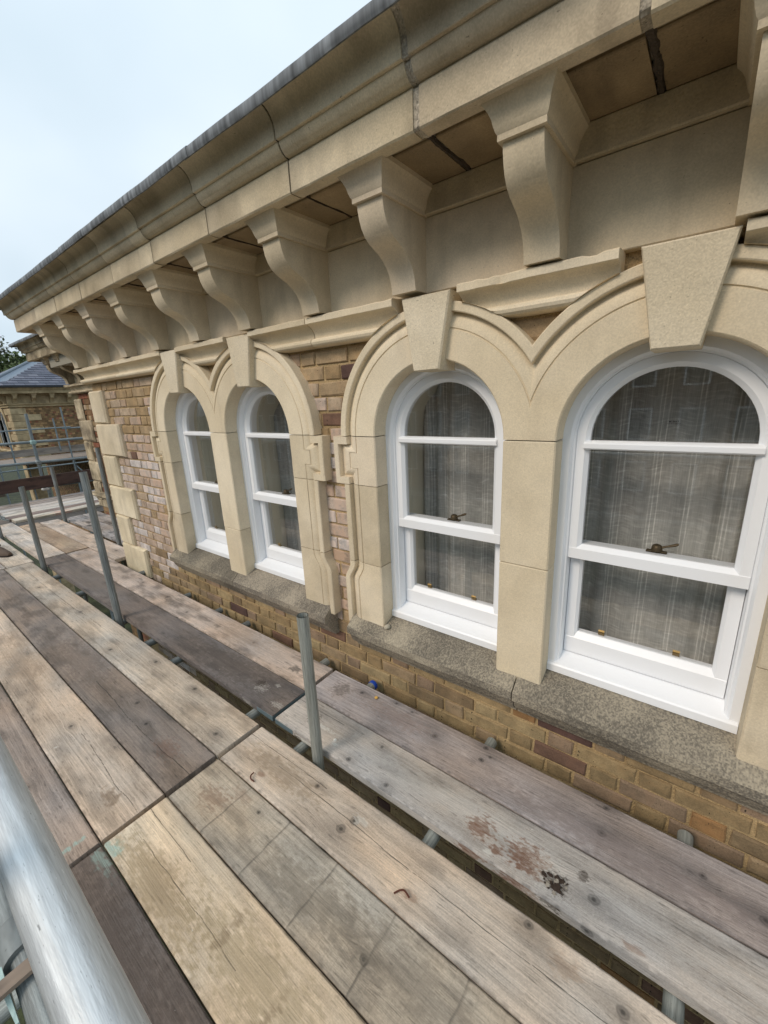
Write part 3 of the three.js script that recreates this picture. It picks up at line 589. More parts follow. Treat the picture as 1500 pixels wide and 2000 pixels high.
// ================================================================ SCAFFOLD
function wood(w, h, len, wid, o) {                                   // colour and height of one board's surface; u along, v across
  const { base, sd, knots = [], stains = [], cracks = [], saw = 0, contrast = 1, streak = 1, white = 0.0, dirt = 0.3 } = o;
  const col = new Uint8Array(w * h * 4), hei = new Uint8Array(w * h * 4);
  for (let j = 0; j < h; j++) for (let i = 0; i < w; i++) {
    const x = (i + 0.5) / w * len, y = (j + 0.5) / h * wid;
    let yy = y + 0.02 * (fbm(x * 0.9, y * 5, sd, 3) - 0.5) + 0.004 * (noise(x * 6, y * 30, sd + 1) - 0.5), kn = 0, halo = 0, kd = 9;
    for (const [kx, ky, kr] of knots) {
      const dx = (x - kx) / 1.8, dy = y - ky, d = Math.hypot(dx, dy); if (d > kr * 7) continue;
      yy += -dy * 0.75 * Math.exp(-d * d / (kr * kr * 5)); const e = Math.hypot(x - kx, dy * 1.15) * (0.85 + 0.3 * noise(x * 120, y * 120, sd + 22)); if (e / kr < kd) kd = e / kr; kn = Math.max(kn, 1 - sstep(kr * 0.55, kr * 1.05, e)); halo = Math.max(halo, Math.exp(-d * d / (kr * kr * 4)));
    }
    const wv = 2.2 * fbm(x * 0.5, yy * 4, sd + 2, 2), rg = 0.6 * noise(yy * 150 + wv * 3, x * 0.30, sd + 15) + 0.4 * noise(yy * 330 + wv * 5, x * 0.7, sd + 16);
    const fine = noise(x * 11, yy * 640, sd + 3), fine2 = noise(x * 46, yy * 1100, sd + 4), bl = fbm(x * 3.1, y * 10, sd + 5, 5), bl2 = fbm(x * 0.8, y * 3, sd + 6, 4), gr = noise(x * 420, y * 420, sd + 7), fleck = noise(x * 28, yy * 330, sd + 17);
    let k = 1 + contrast * (0.19 * (rg - 0.5) * (0.45 + bl2) + streak * (0.10 * (fine - 0.5) + 0.08 * (fine2 - 0.5)) + 0.34 * (bl - 0.5) + 0.20 * (bl2 - 0.5) + 0.12 * (gr - 0.5));
    k *= 1 - 0.15 * contrast * sstep(0.76, 0.96, fleck);
    k *= 1 - dirt * 0.62 * sstep(0.46, 0.86, fbm(x * 6, y * 17, sd + 8, 6)) * (0.75 + 0.5 * fine);
    k *= 1 - 0.16 * halo;
    k *= 1 - kn * (0.30 + 0.10 * Math.sin(kd * 9) + 0.12 * (1 - sstep(0.0, 0.5, kd)) + 0.2 * (bl - 0.5) + 0.15 * (gr - 0.5));
    const edge = Math.min(y, wid - y), ee = edge + 0.006 * (noise(x * 60, y > wid / 2 ? 3 : 9, sd + 18) - 0.5); k *= 0.78 + 0.22 * sstep(0, 0.008, ee);
    let hh = 150 + 50 * (fine - 0.5) + 40 * (rg - 0.5) + 26 * (gr - 0.5) - 50 * kn - 40 * sstep(0.72, 0.95, fleck);
    if (saw) { const q = x + 0.02 * y + 0.006 * noise(y * 30, x, sd + 9); const e = mod(q, saw) / saw; const tw = sstep(0, 0.02, e) * (1 - sstep(0.02, 0.05, e)) * (0.5 + 0.9 * noise(y * 40, x * 4, sd + 19)); k *= 1 - 0.2 * tw; hh -= 25 * tw; const e2 = Math.abs(mod(q, saw / 7) - 0.004); k *= 1 - 0.05 * (1 - sstep(0, 0.003, e2)); }
    for (const [x0, x1, yc, wvv] of cracks) if (x > x0 && x < x1) { const d = Math.abs(y - yc - 0.024 * (fbm(x * wvv * 1.5, 3, sd + 10, 5) - 0.5) - 0.008 * Math.sin((x - x0) * 2)), wd = 0.0005 + 0.0008 * noise(x * 20, 1, sd + 20); const t = (1 - sstep(wd * 0.5, wd * 1.7, d)) * sstep(0.05, 0.3, noise(x * 7, 2, sd + 21)); k *= 1 - 0.5 * t; hh -= 80 * t; }
    let c = [base[0] * k, base[1] * k, base[2] * k];
    const hueW = fbm(x * 3.3, y * 7, sd + 11, 4) - 0.5; c[0] *= 1 + 0.10 * hueW; c[2] *= 1 - 0.12 * hueW;
    for (const [sx, sy, rx, ry, cc, a, f = 40] of stains) {
      const d = Math.hypot((x - sx) / rx, (y - sy) / ry); if (d > 1.7) continue;
      const nn = fbm(x * f * 1.3, y * f * 2.6, sd + 12, 5), soft = f >= 60 ? 0.26 : 0.38;
      const t = a * sstep(0.5 - soft * 0.5, 0.5 + soft, 1.05 - 0.62 * d + 1.15 * (nn - 0.5)) * (0.55 + 0.6 * fine) * (f >= 60 ? 0.6 + 0.6 * fine2 : 1);
      c = [c[0] + (cc[0] - c[0]) * clamp(t), c[1] + (cc[1] - c[1]) * clamp(t), c[2] + (cc[2] - c[2]) * clamp(t)];
    }
    const spk = noise(x * 150, y * 150, sd + 14); if (spk > 0.992 - white) { c = [c[0] * 0.3 + 150, c[1] * 0.3 + 148, c[2] * 0.3 + 142]; }
    const q = (j * w + i) * 4; for (let n = 0; n < 3; n++) { col[q + n] = clamp(c[n], 0, 255); hei[q + n] = clamp(hh, 0, 255); } col[q + 3] = hei[q + 3] = 255;
  }
  const mk = (d, srgb) => { const t = new THREE.DataTexture(d, w, h, THREE.RGBAFormat); if (srgb) t.colorSpace = THREE.SRGBColorSpace; t.magFilter = THREE.LinearFilter; t.minFilter = THREE.LinearMipmapLinearFilter; t.generateMipmaps = true; t.wrapS = t.wrapT = THREE.RepeatWrapping; t.needsUpdate = true; return t; };
  return std({ map: mk(col, true), bumpMap: o.flat ? null : mk(hei, false), bumpScale: 0.0034, roughness: 0.92 });
}
// a board lying along x (or along z), uv running its length and width
function boardGeo(len, wid, thick, sd, twist = 0) {
  const c = 0.004, P = [[0, -thick + c], [c, -thick], [wid - c, -thick], [wid, -thick + c], [wid, -c], [wid - c * 1.2, 0], [c * 1.2, 0], [0, -c]];
  const N = 22, pos = [], uv = [], L = [];
  const sec = (i) => { const x = len * i / N; return P.map(([z, y], k) => [x + (i === 0 || i === N ? 0.004 * (noise(k * 1.7, sd + i, 5) - 0.5) : 0), y + 0.003 * (fbm(x * 0.8, sd, sd, 2) - 0.5) + twist * (z / wid - 0.5) * (i / N - 0.5), z + ([0, 7].includes(k) ? 1 : [3, 4].includes(k) ? 1 : 0) * 0.003 * (fbm(x * 5, k > 2 && k < 5 ? 3 : 8, sd, 3) - 0.5)]); };
  const secs = []; for (let i = 0; i <= N; i++) secs.push(sec(i));
  const g = toCreasedNormals(orient(loft(secs)), 0.5), p = g.attributes.position, n = g.attributes.normal, u = new Float32Array(p.count * 2);
  for (let i = 0; i < p.count; i++) { const z = p.getZ(i), y = p.getY(i), side = Math.abs(n.getZ(i)) > 0.8, end = Math.abs(n.getX(i)) > 0.8; u[2 * i] = (end ? y * 0.3 + 0.5 : p.getX(i) / len); u[2 * i + 1] = clamp(side ? (z < wid / 2 ? 0.3 : 0.5) + (y + thick) / wid : z / wid, 0.01, 0.99); }
  g.setAttribute('uv', new THREE.BufferAttribute(u, 2)); return g;
}
function board(label, x0, x1, z0, z1, opt, o = {}) {
  const t = thing('scaffold_board', label, 'scaffold board', 'scaffold boards of the working deck');
  const alongZ = o.alongZ, len = alongZ ? z1 - z0 : x1 - x0, wid = alongZ ? x1 - x0 : z1 - z0, sd = opt.sd || 1;
  const g = boardGeo(len, wid, 0.038, sd, o.twist || 0);
  if (alongZ) { g.rotateY(-Math.PI / 2); g.translate(x1 - x0, 0, 0); }
  const px = o.px || [1024, 96], m = opt.mat || wood(px[0], px[1], len, wid, opt);
  mesh('plank', g, m, t); t.position.set(x0, o.y || 0, z0);
  for (const e of o.bands || []) {                                   // steel hoop round an end
    const b = e ? len : 0, dir = e ? -1 : 1, th = 0.0016;
    const q = [[0, -0.038], [0, -0.002]];
    const bg = finish(loft([[b + dir * 0.13, -0.031, -0.008], [b + dir * 0.02, -0.033, -0.006], [b - dir * th, -0.033, -0.006]].map(([x, ya, yb]) => [[x, ya, wid + th], [x, yb, wid + th], [x, yb, wid - 0.002], [x, ya, wid - 0.002]])), 0.3);
    const eg = finish(box(Math.min(b, b - dir * th), Math.max(b, b - dir * th) + 0.0004, -0.033, -0.006, 0.003, wid, 0.0004), 0.3);
    mesh('end_band', mergeGeometries([bg, eg]), M.bandMetal, t);
  }
  return t;
}
M.bandMetal = std({ color: S(112, 128, 134), metalness: 0.3, roughness: 0.6, bumpMap: grainBump, bumpScale: 0.002 });
const BROWN = [108, 74, 56], BLACK = [44, 36, 30], WHITE = [214, 212, 204], GREEN = [150, 180, 172], GREY = [92, 86, 80];
const HI = { px: [2048, 144] };
const XJ = -1.548, XK = -1.572, XE = 2.4, XL = -5.54;
// near bay, main deck
board('pale tan board with a long wavy crack, nearest main board beside the tube gap', XJ + 0.004, XE, 0.643, 0.868, { base: [200, 184, 167], sd: 11, knots: [[1.31, 0.02, 0.016], [1.56, 0.06, 0.018], [0.46, 0.07, 0.012], [0.68, 0.09, 0.02], [0.66, 0.14, 0.022], [2.2, 0.12, 0.02]], cracks: [[0.25, 3.0, 0.10, 2.2], [0, 0.5, 0.055, 3]], stains: [[0.70, 0.075, 0.035, 0.02, WHITE, 0.6, 70], [0.98, 0.17, 0.03, 0.016, [130, 98, 78], 0.4, 60], [1.42, 0.06, 0.05, 0.03, [150, 124, 102], 0.4], [0.3, 0.11, 0.25, 0.05, [140, 122, 100], 0.5], [0.22, 0.17, 0.03, 0.014, BROWN, 0.4]], white: 0.002, dirt: 0.25 }, HI);
board('grey tan board with saw marks across it, second main board from the tube gap', XJ, XE, 0.873, 1.098, { base: [174, 162, 146], sd: 22, knots: [[0.97, 0.14, 0.016], [0.36, 0.05, 0.01]], saw: 0.245, stains: [[0.16, 0.12, 0.08, 0.05, [120, 92, 74], 0.45, 55], [0.24, 0.05, 0.06, 0.03, [120, 92, 74], 0.3, 55], [0.75, 0.12, 0.3, 0.07, [124, 114, 100], 0.5], [1.1, 0.1, 0.3, 0.08, [120, 110, 98], 0.4]], streak: 1.1, dirt: 0.35 }, HI);
board('pale yellow board, brightest and smoothest of the main deck', XJ - 0.002, XE, 1.103, 1.332, { base: [206, 186, 160], sd: 33, contrast: 0.8, streak: 0.5, stains: [[0.04, 0.22, 0.05, 0.03, GREEN, 0.8, 30], [0.3, 0.18, 0.3, 0.07, [150, 132, 104], 0.6], [0.75, 0.12, 0.35, 0.09, [156, 140, 112], 0.6], [0.6, 0.1, 0.02, 0.06, [120, 102, 80], 0.4], [0.85, 0.15, 0.02, 0.06, [120, 102, 80], 0.4]], cracks: [[0.0, 0.32, 0.06, 2], [0.1, 0.7, 0.13, 3]], dirt: 0.2 }, HI);
board('dark brown stained board beside the near handrail tube', XJ - 0.004, XE, 1.337, 1.562, { base: [105, 94, 87], sd: 44, contrast: 0.8, streak: 0.7, stains: [[0.4, 0.1, 0.5, 0.1, [74, 64, 58], 0.5], [0.05, 0.02, 0.1, 0.02, GREEN, 0.6]], dirt: 0.4 }, HI);
// near bay, inner boards by the wall
board('silver grey inner board with brown smears, white paint specks and a dark lump', XJ + 0.012, XE, 0.355, 0.571, { base: [184, 177, 170], sd: 55, knots: [[0.47, 0.185, 0.014], [0.55, 0.05, 0.01], [1.44, 0.13, 0.02], [0.68, 0.19, 0.012]], stains: [[1.065, 0.125, 0.05, 0.045, BROWN, 0.85, 60], [1.235, 0.13, 0.075, 0.055, BROWN, 0.9, 60], [1.33, 0.15, 0.04, 0.035, BLACK, 1, 90], [1.30, 0.135, 0.06, 0.06, WHITE, 0.45, 120], [1.14, 0.17, 0.025, 0.02, BROWN, 0.8, 60], [1.40, 0.08, 0.02, 0.018, BLACK, 0.7, 80], [0.23, 0.12, 0.10, 0.012, WHITE, 0.75, 90], [0.16, 0.10, 0.035, 0.03, BLACK, 0.7, 70], [0.36, 0.16, 0.02, 0.014, WHITE, 0.8, 80], [1.12, 0.19, 0.02, 0.012, WHITE, 0.8, 80], [1.55, 0.19, 0.03, 0.012, [136, 108, 92], 0.5], [0.9, 0.1, 0.5, 0.06, [188, 186, 180], 0.35], [2.0, 0.1, 0.5, 0.08, [190, 188, 184], 0.35]], cracks: [[0, 0.32, 0.055, 2]], white: 0.01, dirt: 0.25 }, { ...HI, bands: [0] });
board('weathered grey inner board with round dark knots against the sill wall', XJ + 0.004, XE, 0.124, 0.349, { base: [164, 153, 148], sd: 66, knots: [[0.25, 0.06, 0.014], [0.72, 0.09, 0.015], [0.94, 0.02, 0.014], [0.95, 0.09, 0.014], [0.975, 0.055, 0.009], [1.42, 0.02, 0.013], [1.425, 0.13, 0.017], [1.71, 0.09, 0.013], [1.86, 0.13, 0.02], [0.45, 0.02, 0.008], [0.55, 0.025, 0.008]], stains: [[0.14, 0.1, 0.06, 0.06, [92, 84, 78], 0.6, 50], [0.5, 0.1, 0.2, 0.06, [142, 120, 110], 0.4], [1.5, 0.15, 0.5, 0.06, [124, 112, 108], 0.5]], streak: 1.2, white: 0.003, dirt: 0.25 }, { ...HI, twist: 0 });
// middle bay
const MID = { px: [2048, 112] };
board('grey tan board with fine streaks beyond the butt joint, next to the tube gap', XL, XK, 0.643, 0.868, { base: [187, 173, 157], sd: 77, knots: [[3.45, 0.05, 0.016], [2.6, 0.17, 0.014], [3.85, 0.16, 0.015], [3.0, 0.06, 0.012], [1.8, 0.1, 0.014], [0.9, 0.15, 0.014]], cracks: [[0.1, 2.2, 0.1, 2]], streak: 1.2, white: 0.001, dirt: 0.3 }, MID);
board('dark grey brown board with a jagged crack and rusty end beyond the butt joint', XL - 0.004, XK - 0.004, 0.873, 1.098, { base: [142, 129, 119], sd: 88, knots: [[3.3, 0.06, 0.016], [3.5, 0.1, 0.012]], cracks: [[2.9, 3.97, 0.12, 4]], stains: [[3.75, 0.11, 0.1, 0.05, [122, 88, 72], 0.4, 50], [2.6, 0.1, 0.5, 0.1, [112, 98, 88], 0.5]], streak: 0.9, dirt: 0.4 }, MID);
board('warm tan board with cup stains and a white paint scrap beyond the butt joint', XL - 0.008, XK - 0.002, 1.103, 1.332, { base: [191, 173, 155], sd: 99, knots: [[3.2, 0.1, 0.012]], cracks: [[3.3, 3.97, 0.09, 3]], stains: [[3.8, 0.14, 0.06, 0.03, [110, 92, 74], 0.6, 40], [3.3, 0.19, 0.012, 0.01, WHITE, 0.9, 60], [2.2, 0.1, 0.5, 0.08, [150, 130, 110], 0.4]], streak: 0.9, dirt: 0.3 }, MID);
board('grey brown outer board running under the near handrail tube', XL, XK, 1.337, 1.562, { base: [152, 138, 128], sd: 110, knots: [[3.45, 0.1, 0.014], [3.7, 0.14, 0.014]], stains: [[3.9, 0.1, 0.012, 0.08, GREEN, 0.8, 40]], dirt: 0.4 }, MID);
board('dark brown inner board with white droppings near its end', XL + 0.02, XK + 0.012, 0.347, 0.571, { base: [118, 109, 104], sd: 121, stains: [[3.73, 0.12, 0.055, 0.035, WHITE, 0.6, 110], [3.70, 0.10, 0.035, 0.03, BLACK, 0.8, 80], [3.8, 0.06, 0.02, 0.012, WHITE, 0.7, 80], [3.92, 0.16, 0.05, 0.02, WHITE, 0.5, 90], [1.0, 0.1, 0.9, 0.12, [118, 112, 106], 0.5], [3.4, 0.1, 0.5, 0.1, [82, 74, 68], 0.5]], streak: 1.2, white: 0.002, dirt: 0.4 }, { ...MID, bands: [1] });
board('pale inner board with smudged dark marks alongside the wall of the farther windows', XL + 0.04, XK + 0.004, 0.124, 0.341, { base: [196, 179, 166], sd: 132, knots: [[2.1, 0.1, 0.02], [2.5, 0.14, 0.014], [3.3, 0.1, 0.012], [1.6, 0.08, 0.014]], stains: [[2.2, 0.12, 0.08, 0.025, GREY, 0.6, 40], [3.75, 0.13, 0.05, 0.03, GREY, 0.7, 40], [2.9, 0.12, 0.05, 0.02, GREY, 0.5, 40], [3.2, 0.08, 0.3, 0.08, [166, 148, 132], 0.5], [1.5, 0.06, 0.05, 0.02, GREY, 0.5, 40]], dirt: 0.45 }, MID);
// beyond the corner
const LO = { px: [1024, 64] };
board('pale dusty board under the second standard, left of the dark inner board', -7.9, XL - 0.01, 0.341, 0.565, { base: [197, 184, 171], sd: 141, dirt: 0.3 }, LO);
board('patchy brown board between two pale boards past the window bay corner', -7.56, XL - 0.0, 0.118, 0.336, { base: [173, 152, 131], sd: 152, stains: [[1.0, 0.1, 0.6, 0.08, [140, 116, 94], 0.6], [1.6, 0.1, 0.3, 0.08, [190, 174, 150], 0.5]], dirt: 0.3 }, LO);
board('pale board ending beside the lowest corner stone', -7.5, -4.80, -0.113, 0.112, { base: [198, 182, 168], sd: 163, knots: [[2.4, 0.1, 0.02]], dirt: 0.35 }, LO);
board('grey splashed board in the recess, nearest the corner stones', -7.45, -5.0, -0.40, -0.175, { base: [161, 154, 150], sd: 174, contrast: 1.5, dirt: 0.8, white: 0.02 }, LO);
board('grey splashed board in the recess, against the weathered corner', -7.45, -5.02, -0.62, -0.405, { base: [166, 158, 153], sd: 185, contrast: 1.5, dirt: 0.8, white: 0.02 }, LO);
board('pale board past the shoe, next to the gap with standards', -9.4, XL - 0.02, 0.625, 0.845, { base: [201, 188, 173], sd: 196, dirt: 0.3 }, LO);
board('pale board under the brown shoe', -9.4, XL - 0.03, 0.85, 1.08, { base: [191, 175, 159], sd: 207, dirt: 0.3 }, LO);
board('grey board in the second row past the shoe, mostly out of sight to the left', -9.4, XL - 0.03, 1.085, 1.31, { base: [179, 164, 150], sd: 218, dirt: 0.3 }, { px: [512, 48] });
{
  const cols = [[196, 186, 170], [134, 118, 112], [198, 190, 180], [190, 182, 174], [186, 176, 168], [150, 138, 130], [160, 148, 140]];
  const lab = ['pale board with dark front edge, nearest of the boards laid crosswise beyond', 'brown board laid crosswise, second from the front at the far end', 'whitish board laid crosswise, third from the front at the far end', 'whitish streaked board laid crosswise, fourth from the front at the far end', 'whitish board laid crosswise, fifth from the front at the far end', 'dull board laid crosswise, second from the dark toe board', 'dull board laid crosswise at the foot of the dark toe board'];
  cols.forEach((c, k) => board(lab[k], -7.98 - k * 0.229, -7.98 - k * 0.229 + 0.225, -3.2, 0.33 + (k % 3) * 0.03, { base: c, sd: 230 + k * 11, dirt: 0.35, stains: k ? [] : [[2.95, 0.1, 0.14, 0.08, [190, 120, 110], 0.5]] }, { ...LO, alongZ: true, y: 0.042 - (k % 2) * 0.004 }));
}
{
  const t = thing('toe_board', 'dark red brown toe board standing on edge at the far end of the deck', 'toe board');
  const g = boardGeo(4.4, 0.215, 0.038, 301); g.rotateX(-Math.PI / 2); g.rotateY(Math.PI / 2); g.translate(-9.45, 0.22, 1.2 );
  mesh('plank', g, wood(1024, 64, 4.4, 0.215, { base: [85, 65, 58], sd: 300, dirt: 0.5, white: 0.002 }), t); mesh('plank_bracket', finish(box(-9.50, -9.46, 0.02, 0.2, -0.55, -0.5), 0.3), M.tubeDark, t);
}
// tubes
function tube(label, a, b, m = M.tube, grp, name = 'scaffold_tube', cat = 'scaffold tube') {
  const o = mesh(numbered(name), tubeGeo(a, b), m); Object.assign(o.userData, { label, category: cat }); if (grp) o.userData.group = grp; return o;
}
const GP = 'upright standards of the scaffold';
tube('nearest upright tube with an open top, standing in front of the brick strip', [-1.200, -7, 0.607], [-1.191, 0.697, 0.607], M.tube, GP, 'standard');
tube('tall upright standard with a paint chipped top, left of the clean corner stones', [-3.325, -7, 0.607], [-3.372, 1.12, 0.607], M.tubeDark, GP, 'standard');
tube('upright standard left of the tall one, beside the brown shoe', [-5.38, -7, 0.607], [-5.255, 0.84, 0.607], M.tubeDark, GP, 'standard');
tube('upright standard close to the clean corner stones in the recess', [-5.315, -7, -0.13], [-5.33, 1.127, -0.13], M.tubeDark, GP, 'standard');
tube('thin upright standard at the far end in front of the crosswise boards', [-7.27, -7, -0.13], [-7.25, 0.79, -0.13], M.tubeDark, GP, 'standard');
tube('upright standard cut off by the left edge of the picture', [-7.13, -7, 0.607], [-7.13, 0.9, 0.607], M.tubeDark, GP, 'standard');
tube('upright outer standard hidden behind the near handrail', [-0.55, -7, 1.66], [-0.55, 1.3, 1.66], M.tubeDark, GP, 'standard');
tube('upright outer standard far along the handrail, out of the picture to the left', [-4.6, -7, 1.66], [-4.6, 1.3, 1.66], M.tubeDark, GP, 'standard');
tube('bright galvanised handrail tube crossing the lower left corner close to the camera', [-9.5, 1.054, 1.543], [2.6, 1.054, 1.543], M.rail, undefined, 'handrail_tube', 'handrail');
tube('dull lower guard rail tube just under the bright handrail', [-9.5, 0.60, 1.577], [2.6, 0.60, 1.577], M.tubeDark, undefined, 'guard_rail_tube', 'guard rail');
for (const [x, cap, m, lab] of [[0.12, 0, M.tube, 'transom tube end sticking out under the boards at the bottom right'], [-0.62, 0, M.tube, 'transom tube under the smeared silver board, between the two nearer windows'], [-1.335, 1, M.tube, 'transom tube with a bright blue plastic end cap by the wall'], [-1.715, 0, M.tube, 'transom tube under the end of the dark inner board'], [-2.54, 0, M.tubeDark, 'transom tube end below the sill of the second window from the left'], [-2.91, 0, M.tubeDark, 'transom tube in the gap right of the tall standard'], [-3.40, 0, M.tubeDark, 'transom tube end below the sill of the leftmost window'], [-4.30, 0, M.tubeDark, 'transom tube in the gap left of the tall standard'], [-4.97, 0, M.tubeDark, 'transom tube in the gap beside the third standard']]) {
  const t = thing('transom_tube', lab, 'transom tube', 'transom tubes carrying the deck boards');
  mesh('tube', tubeGeo([x, -0.0625, 1.7], [x, -0.0625, cap ? 0.045 : 0.036]), m, t);
  if (cap) { const c = new THREE.LatheGeometry([[0, 0], [0.024, 0], [0.0275, 0.004], [0.0275, 0.022], [0.0248, 0.024]].map(([a, b]) => new THREE.Vector2(a, b)), 24); c.rotateX(Math.PI / 2); c.translate(x, -0.0625, 0.034); mesh('end_cap', c, M.blue, t, { label: 'bright blue plastic end cap' }); }
}
tube('ledger tube running under the edge of the main deck boards', [-9.4, -0.115, 0.72], [2.5, -0.115, 0.72], M.tubeDark, undefined, 'ledger_tube', 'ledger tube');
tube('outer ledger tube under the handrail side of the deck', [-9.4, -0.115, 1.60], [2.5, -0.115, 1.60], M.tubeDark, undefined, 'ledger_tube', 'ledger tube');
// coupler on the lower guard rail with its swing bolt and a splintered packing slat
{
  const t = thing('scaffold_coupler', 'galvanised coupler with a pale green flap on the lower rail at the bottom left', 'coupler');
  const ringG = (x0, x1, r) => finish(loft(Array.from({ length: 2 }, (_, k) => Array.from({ length: 20 }, (_, i) => { const a = i / 20 * 2 * Math.PI; return [k ? x1 : x0, 0.60 + r * Math.cos(a), 1.577 + r * Math.sin(a)]; }))), 0.5);
  mesh('clamp_body', ringG(-0.9, -0.83, 0.034), M.tubeDark, t);
  mesh('flap', finish(loft([[-0.83, 0.024, 0.006], [-0.80, 0.026, 0.008], [-0.76, 0.016, 0.006], [-0.735, 0.006, 0.004]].map(([x, h, d]) => [[x, 0.60 - h, 1.607], [x, 0.60 + h, 1.607], [x, 0.60 + h, 1.607 + d], [x, 0.60 - h, 1.607 + d]])), 0.4), std({ color: S(176, 200, 196), roughness: 0.6, bumpMap: grainBump, bumpScale: 0.003 }), t);
  const s = mesh(numbered('packing_slat'), finish(alongX([[1.556, 0.630], [1.556, 0.638], [1.78, 0.634], [1.78, 0.626]], [-0.795, -0.785, -0.775, -0.768], (x, y, z, i) => [x, y + 0.004 * noise(z * 40, i, 3), z]), 0.3), wood(256, 64, 0.3, 0.1, { base: [140, 126, 114], sd: 401, dirt: 0.5, flat: true }));
  Object.assign(s.userData, { label: 'splintered brown wooden slat lying across the lower rail at the bottom left', category: 'wooden slat' });
}
// far end guard rails, corner standard
tube('upper guard rail tube across the far end of the deck', [-9.55, 1.05, 0.6], [-9.55, 1.0, -3.2], M.tubeFar, undefined, 'guard_rail_tube', 'guard rail');
tube('lower guard rail tube across the far end of the deck', [-9.55, 0.70, 0.6], [-9.55, 0.60, -3.2], M.tubeFar, undefined, 'guard_rail_tube', 'guard rail');
tube('thin tube just above the dark toe board at the far end', [-11.6, -0.03, 0.6], [-11.6, -0.11, -3.2], M.tubeFar, undefined, 'guard_rail_tube', 'guard rail');
{
  const t = thing('end_standard', 'upright tube at the far end with a white foot plate and a rail coupler', 'standard', GP);
  mesh('tube', tubeGeo([-9.5, 0.2, -0.482], [-9.5, 1.53, -0.492]), M.tubeFar, t);
  mesh('foot_plate', finish(box(-9.55, -9.45, 0.165, 0.2, -0.54, -0.43, 0.01), 0.3), std({ color: S(206, 204, 200), roughness: 0.7 }), t);
  mesh('coupler', finish(box(-9.57, -9.46, 0.99, 1.07, -0.53, -0.45, 0.015), 0.3), std({ color: S(140, 168, 166), roughness: 0.6 }), t);
  mesh('coupler', finish(box(-9.57, -9.46, 0.635, 0.71, -0.53, -0.45, 0.015), 0.3), M.tubeDark, t);
}
// chain lying at the end of the crosswise boards
{
  const t = thing('chain', 'short dark steel chain lying by the ends of the crosswise boards', 'chain');
  for (let k = 0; k < 14; k++) { const g = new THREE.TorusGeometry(0.02, 0.005, 8, 14); g.scale(1.5, 1, 1); g.rotateX(k % 2 ? Math.PI / 2 : 0.5); g.rotateY(0.3); const o = mesh('chain_link', g, M.tubeDark, t); o.position.set(-7.78 - k * 0.046, 0.07, 0.40 + k * 0.002 + 0.02 * Math.sin(k * 0.6)); }
}
// shoe of somebody standing beyond the left edge
{
  const t = thing('shoe', 'brown leather shoe on the boards at the left edge of the picture', 'shoe');
  const up = [], so = [];
  for (let i = 0; i <= 14; i++) {
    const u = i / 14, x = 0.29 * u, wd = 0.05 * Math.pow(Math.sin(Math.PI * clamp(0.1 + u * 0.86)), 0.45) * (0.82 + 0.25 * sstep(0.3, 0.75, u)), hgt = u < 0.35 ? 0.095 : 0.095 - 0.05 * sstep(0.35, 0.85, u) - 0.022 * sstep(0.85, 1, u);
    up.push(Array.from({ length: 14 }, (_, k) => { const a = k / 14 * 2 * Math.PI; return [x, 0.02 + Math.max(0, Math.sin(a)) * hgt, wd * Math.cos(a)]; }));
    so.push([[x, 0, -wd * 1.06], [x, 0.02, -wd * 1.1], [x, 0.02, wd * 1.1], [x, 0, wd * 1.06]]);
  }
  mesh('upper', finish(loft(up), 0.9), std({ color: S(92, 76, 64), roughness: 0.75, bumpMap: grainBump, bumpScale: 0.003 }), t);
  mesh('sole', finish(loft(so), 0.5), std({ color: S(52, 44, 40), roughness: 0.9 }), t);
  mesh('collar', new THREE.TorusGeometry(0.045, 0.012, 10, 20).rotateX(Math.PI / 2).translate(0.06, 0.105, 0), std({ color: S(70, 58, 50), roughness: 0.9 }), t);
  t.position.set(-6.26, 0, 0.83); t.rotation.y = 0.35;
}
// small litter
for (const [lab, x, z, a, len] of [['bent rusty nail on the tan board, nearer one', -0.584, 0.819, 0.5, 0.05], ['bent rusty nail by the edge of the tan board near the butt joint', -1.335, 0.85, 2.7, 0.045]]) {
  const c = new THREE.CatmullRomCurve3([V3(-len / 2, 0.004, 0.006), V3(-len * 0.1, 0.006, -0.004), V3(len * 0.15, 0.010, -0.002), V3(len / 2, 0.004, 0.012)]);
  const o = mesh(numbered('bent_nail'), new THREE.TubeGeometry(c, 16, 0.0028, 8), M.rust); o.position.set(x, 0.001, z); o.rotation.y = a; Object.assign(o.userData, { label: lab, category: 'nail' });
}
function pebble(name, label, cat, x, y, z, r, col, sd) {
  const g = new THREE.IcosahedronGeometry(r, 2), p = g.attributes.position;
  for (let i = 0; i < p.count; i++) { const v = V3().fromBufferAttribute(p, i), k = 0.75 + 0.5 * noise(v.x / r * 1.7 + 5, v.y / r * 1.7 + v.z / r + 5, sd); p.setXYZ(i, v.x * k, v.y * k * 0.7, v.z * k); }
  const o = mesh(numbered(name), finish(g, 0.7), std({ color: S(...col), roughness: 0.95, bumpMap: grainBump, bumpScale: 0.003 })); o.position.set(x, y + r * 0.55, z); Object.assign(o.userData, { label, category: cat });
}
pebble('pebble', 'small yellow stone chip on the grey inner board', 'stone chip', -1.203, 0, 0.175, 0.009, [206, 164, 86], 3);
pebble('mortar_crumb', 'pale crumb of mortar on the sill at the foot of the jamb stone', 'mortar crumb', -1.205, 0.352, 0.052, 0.016, [176, 168, 150], 4);
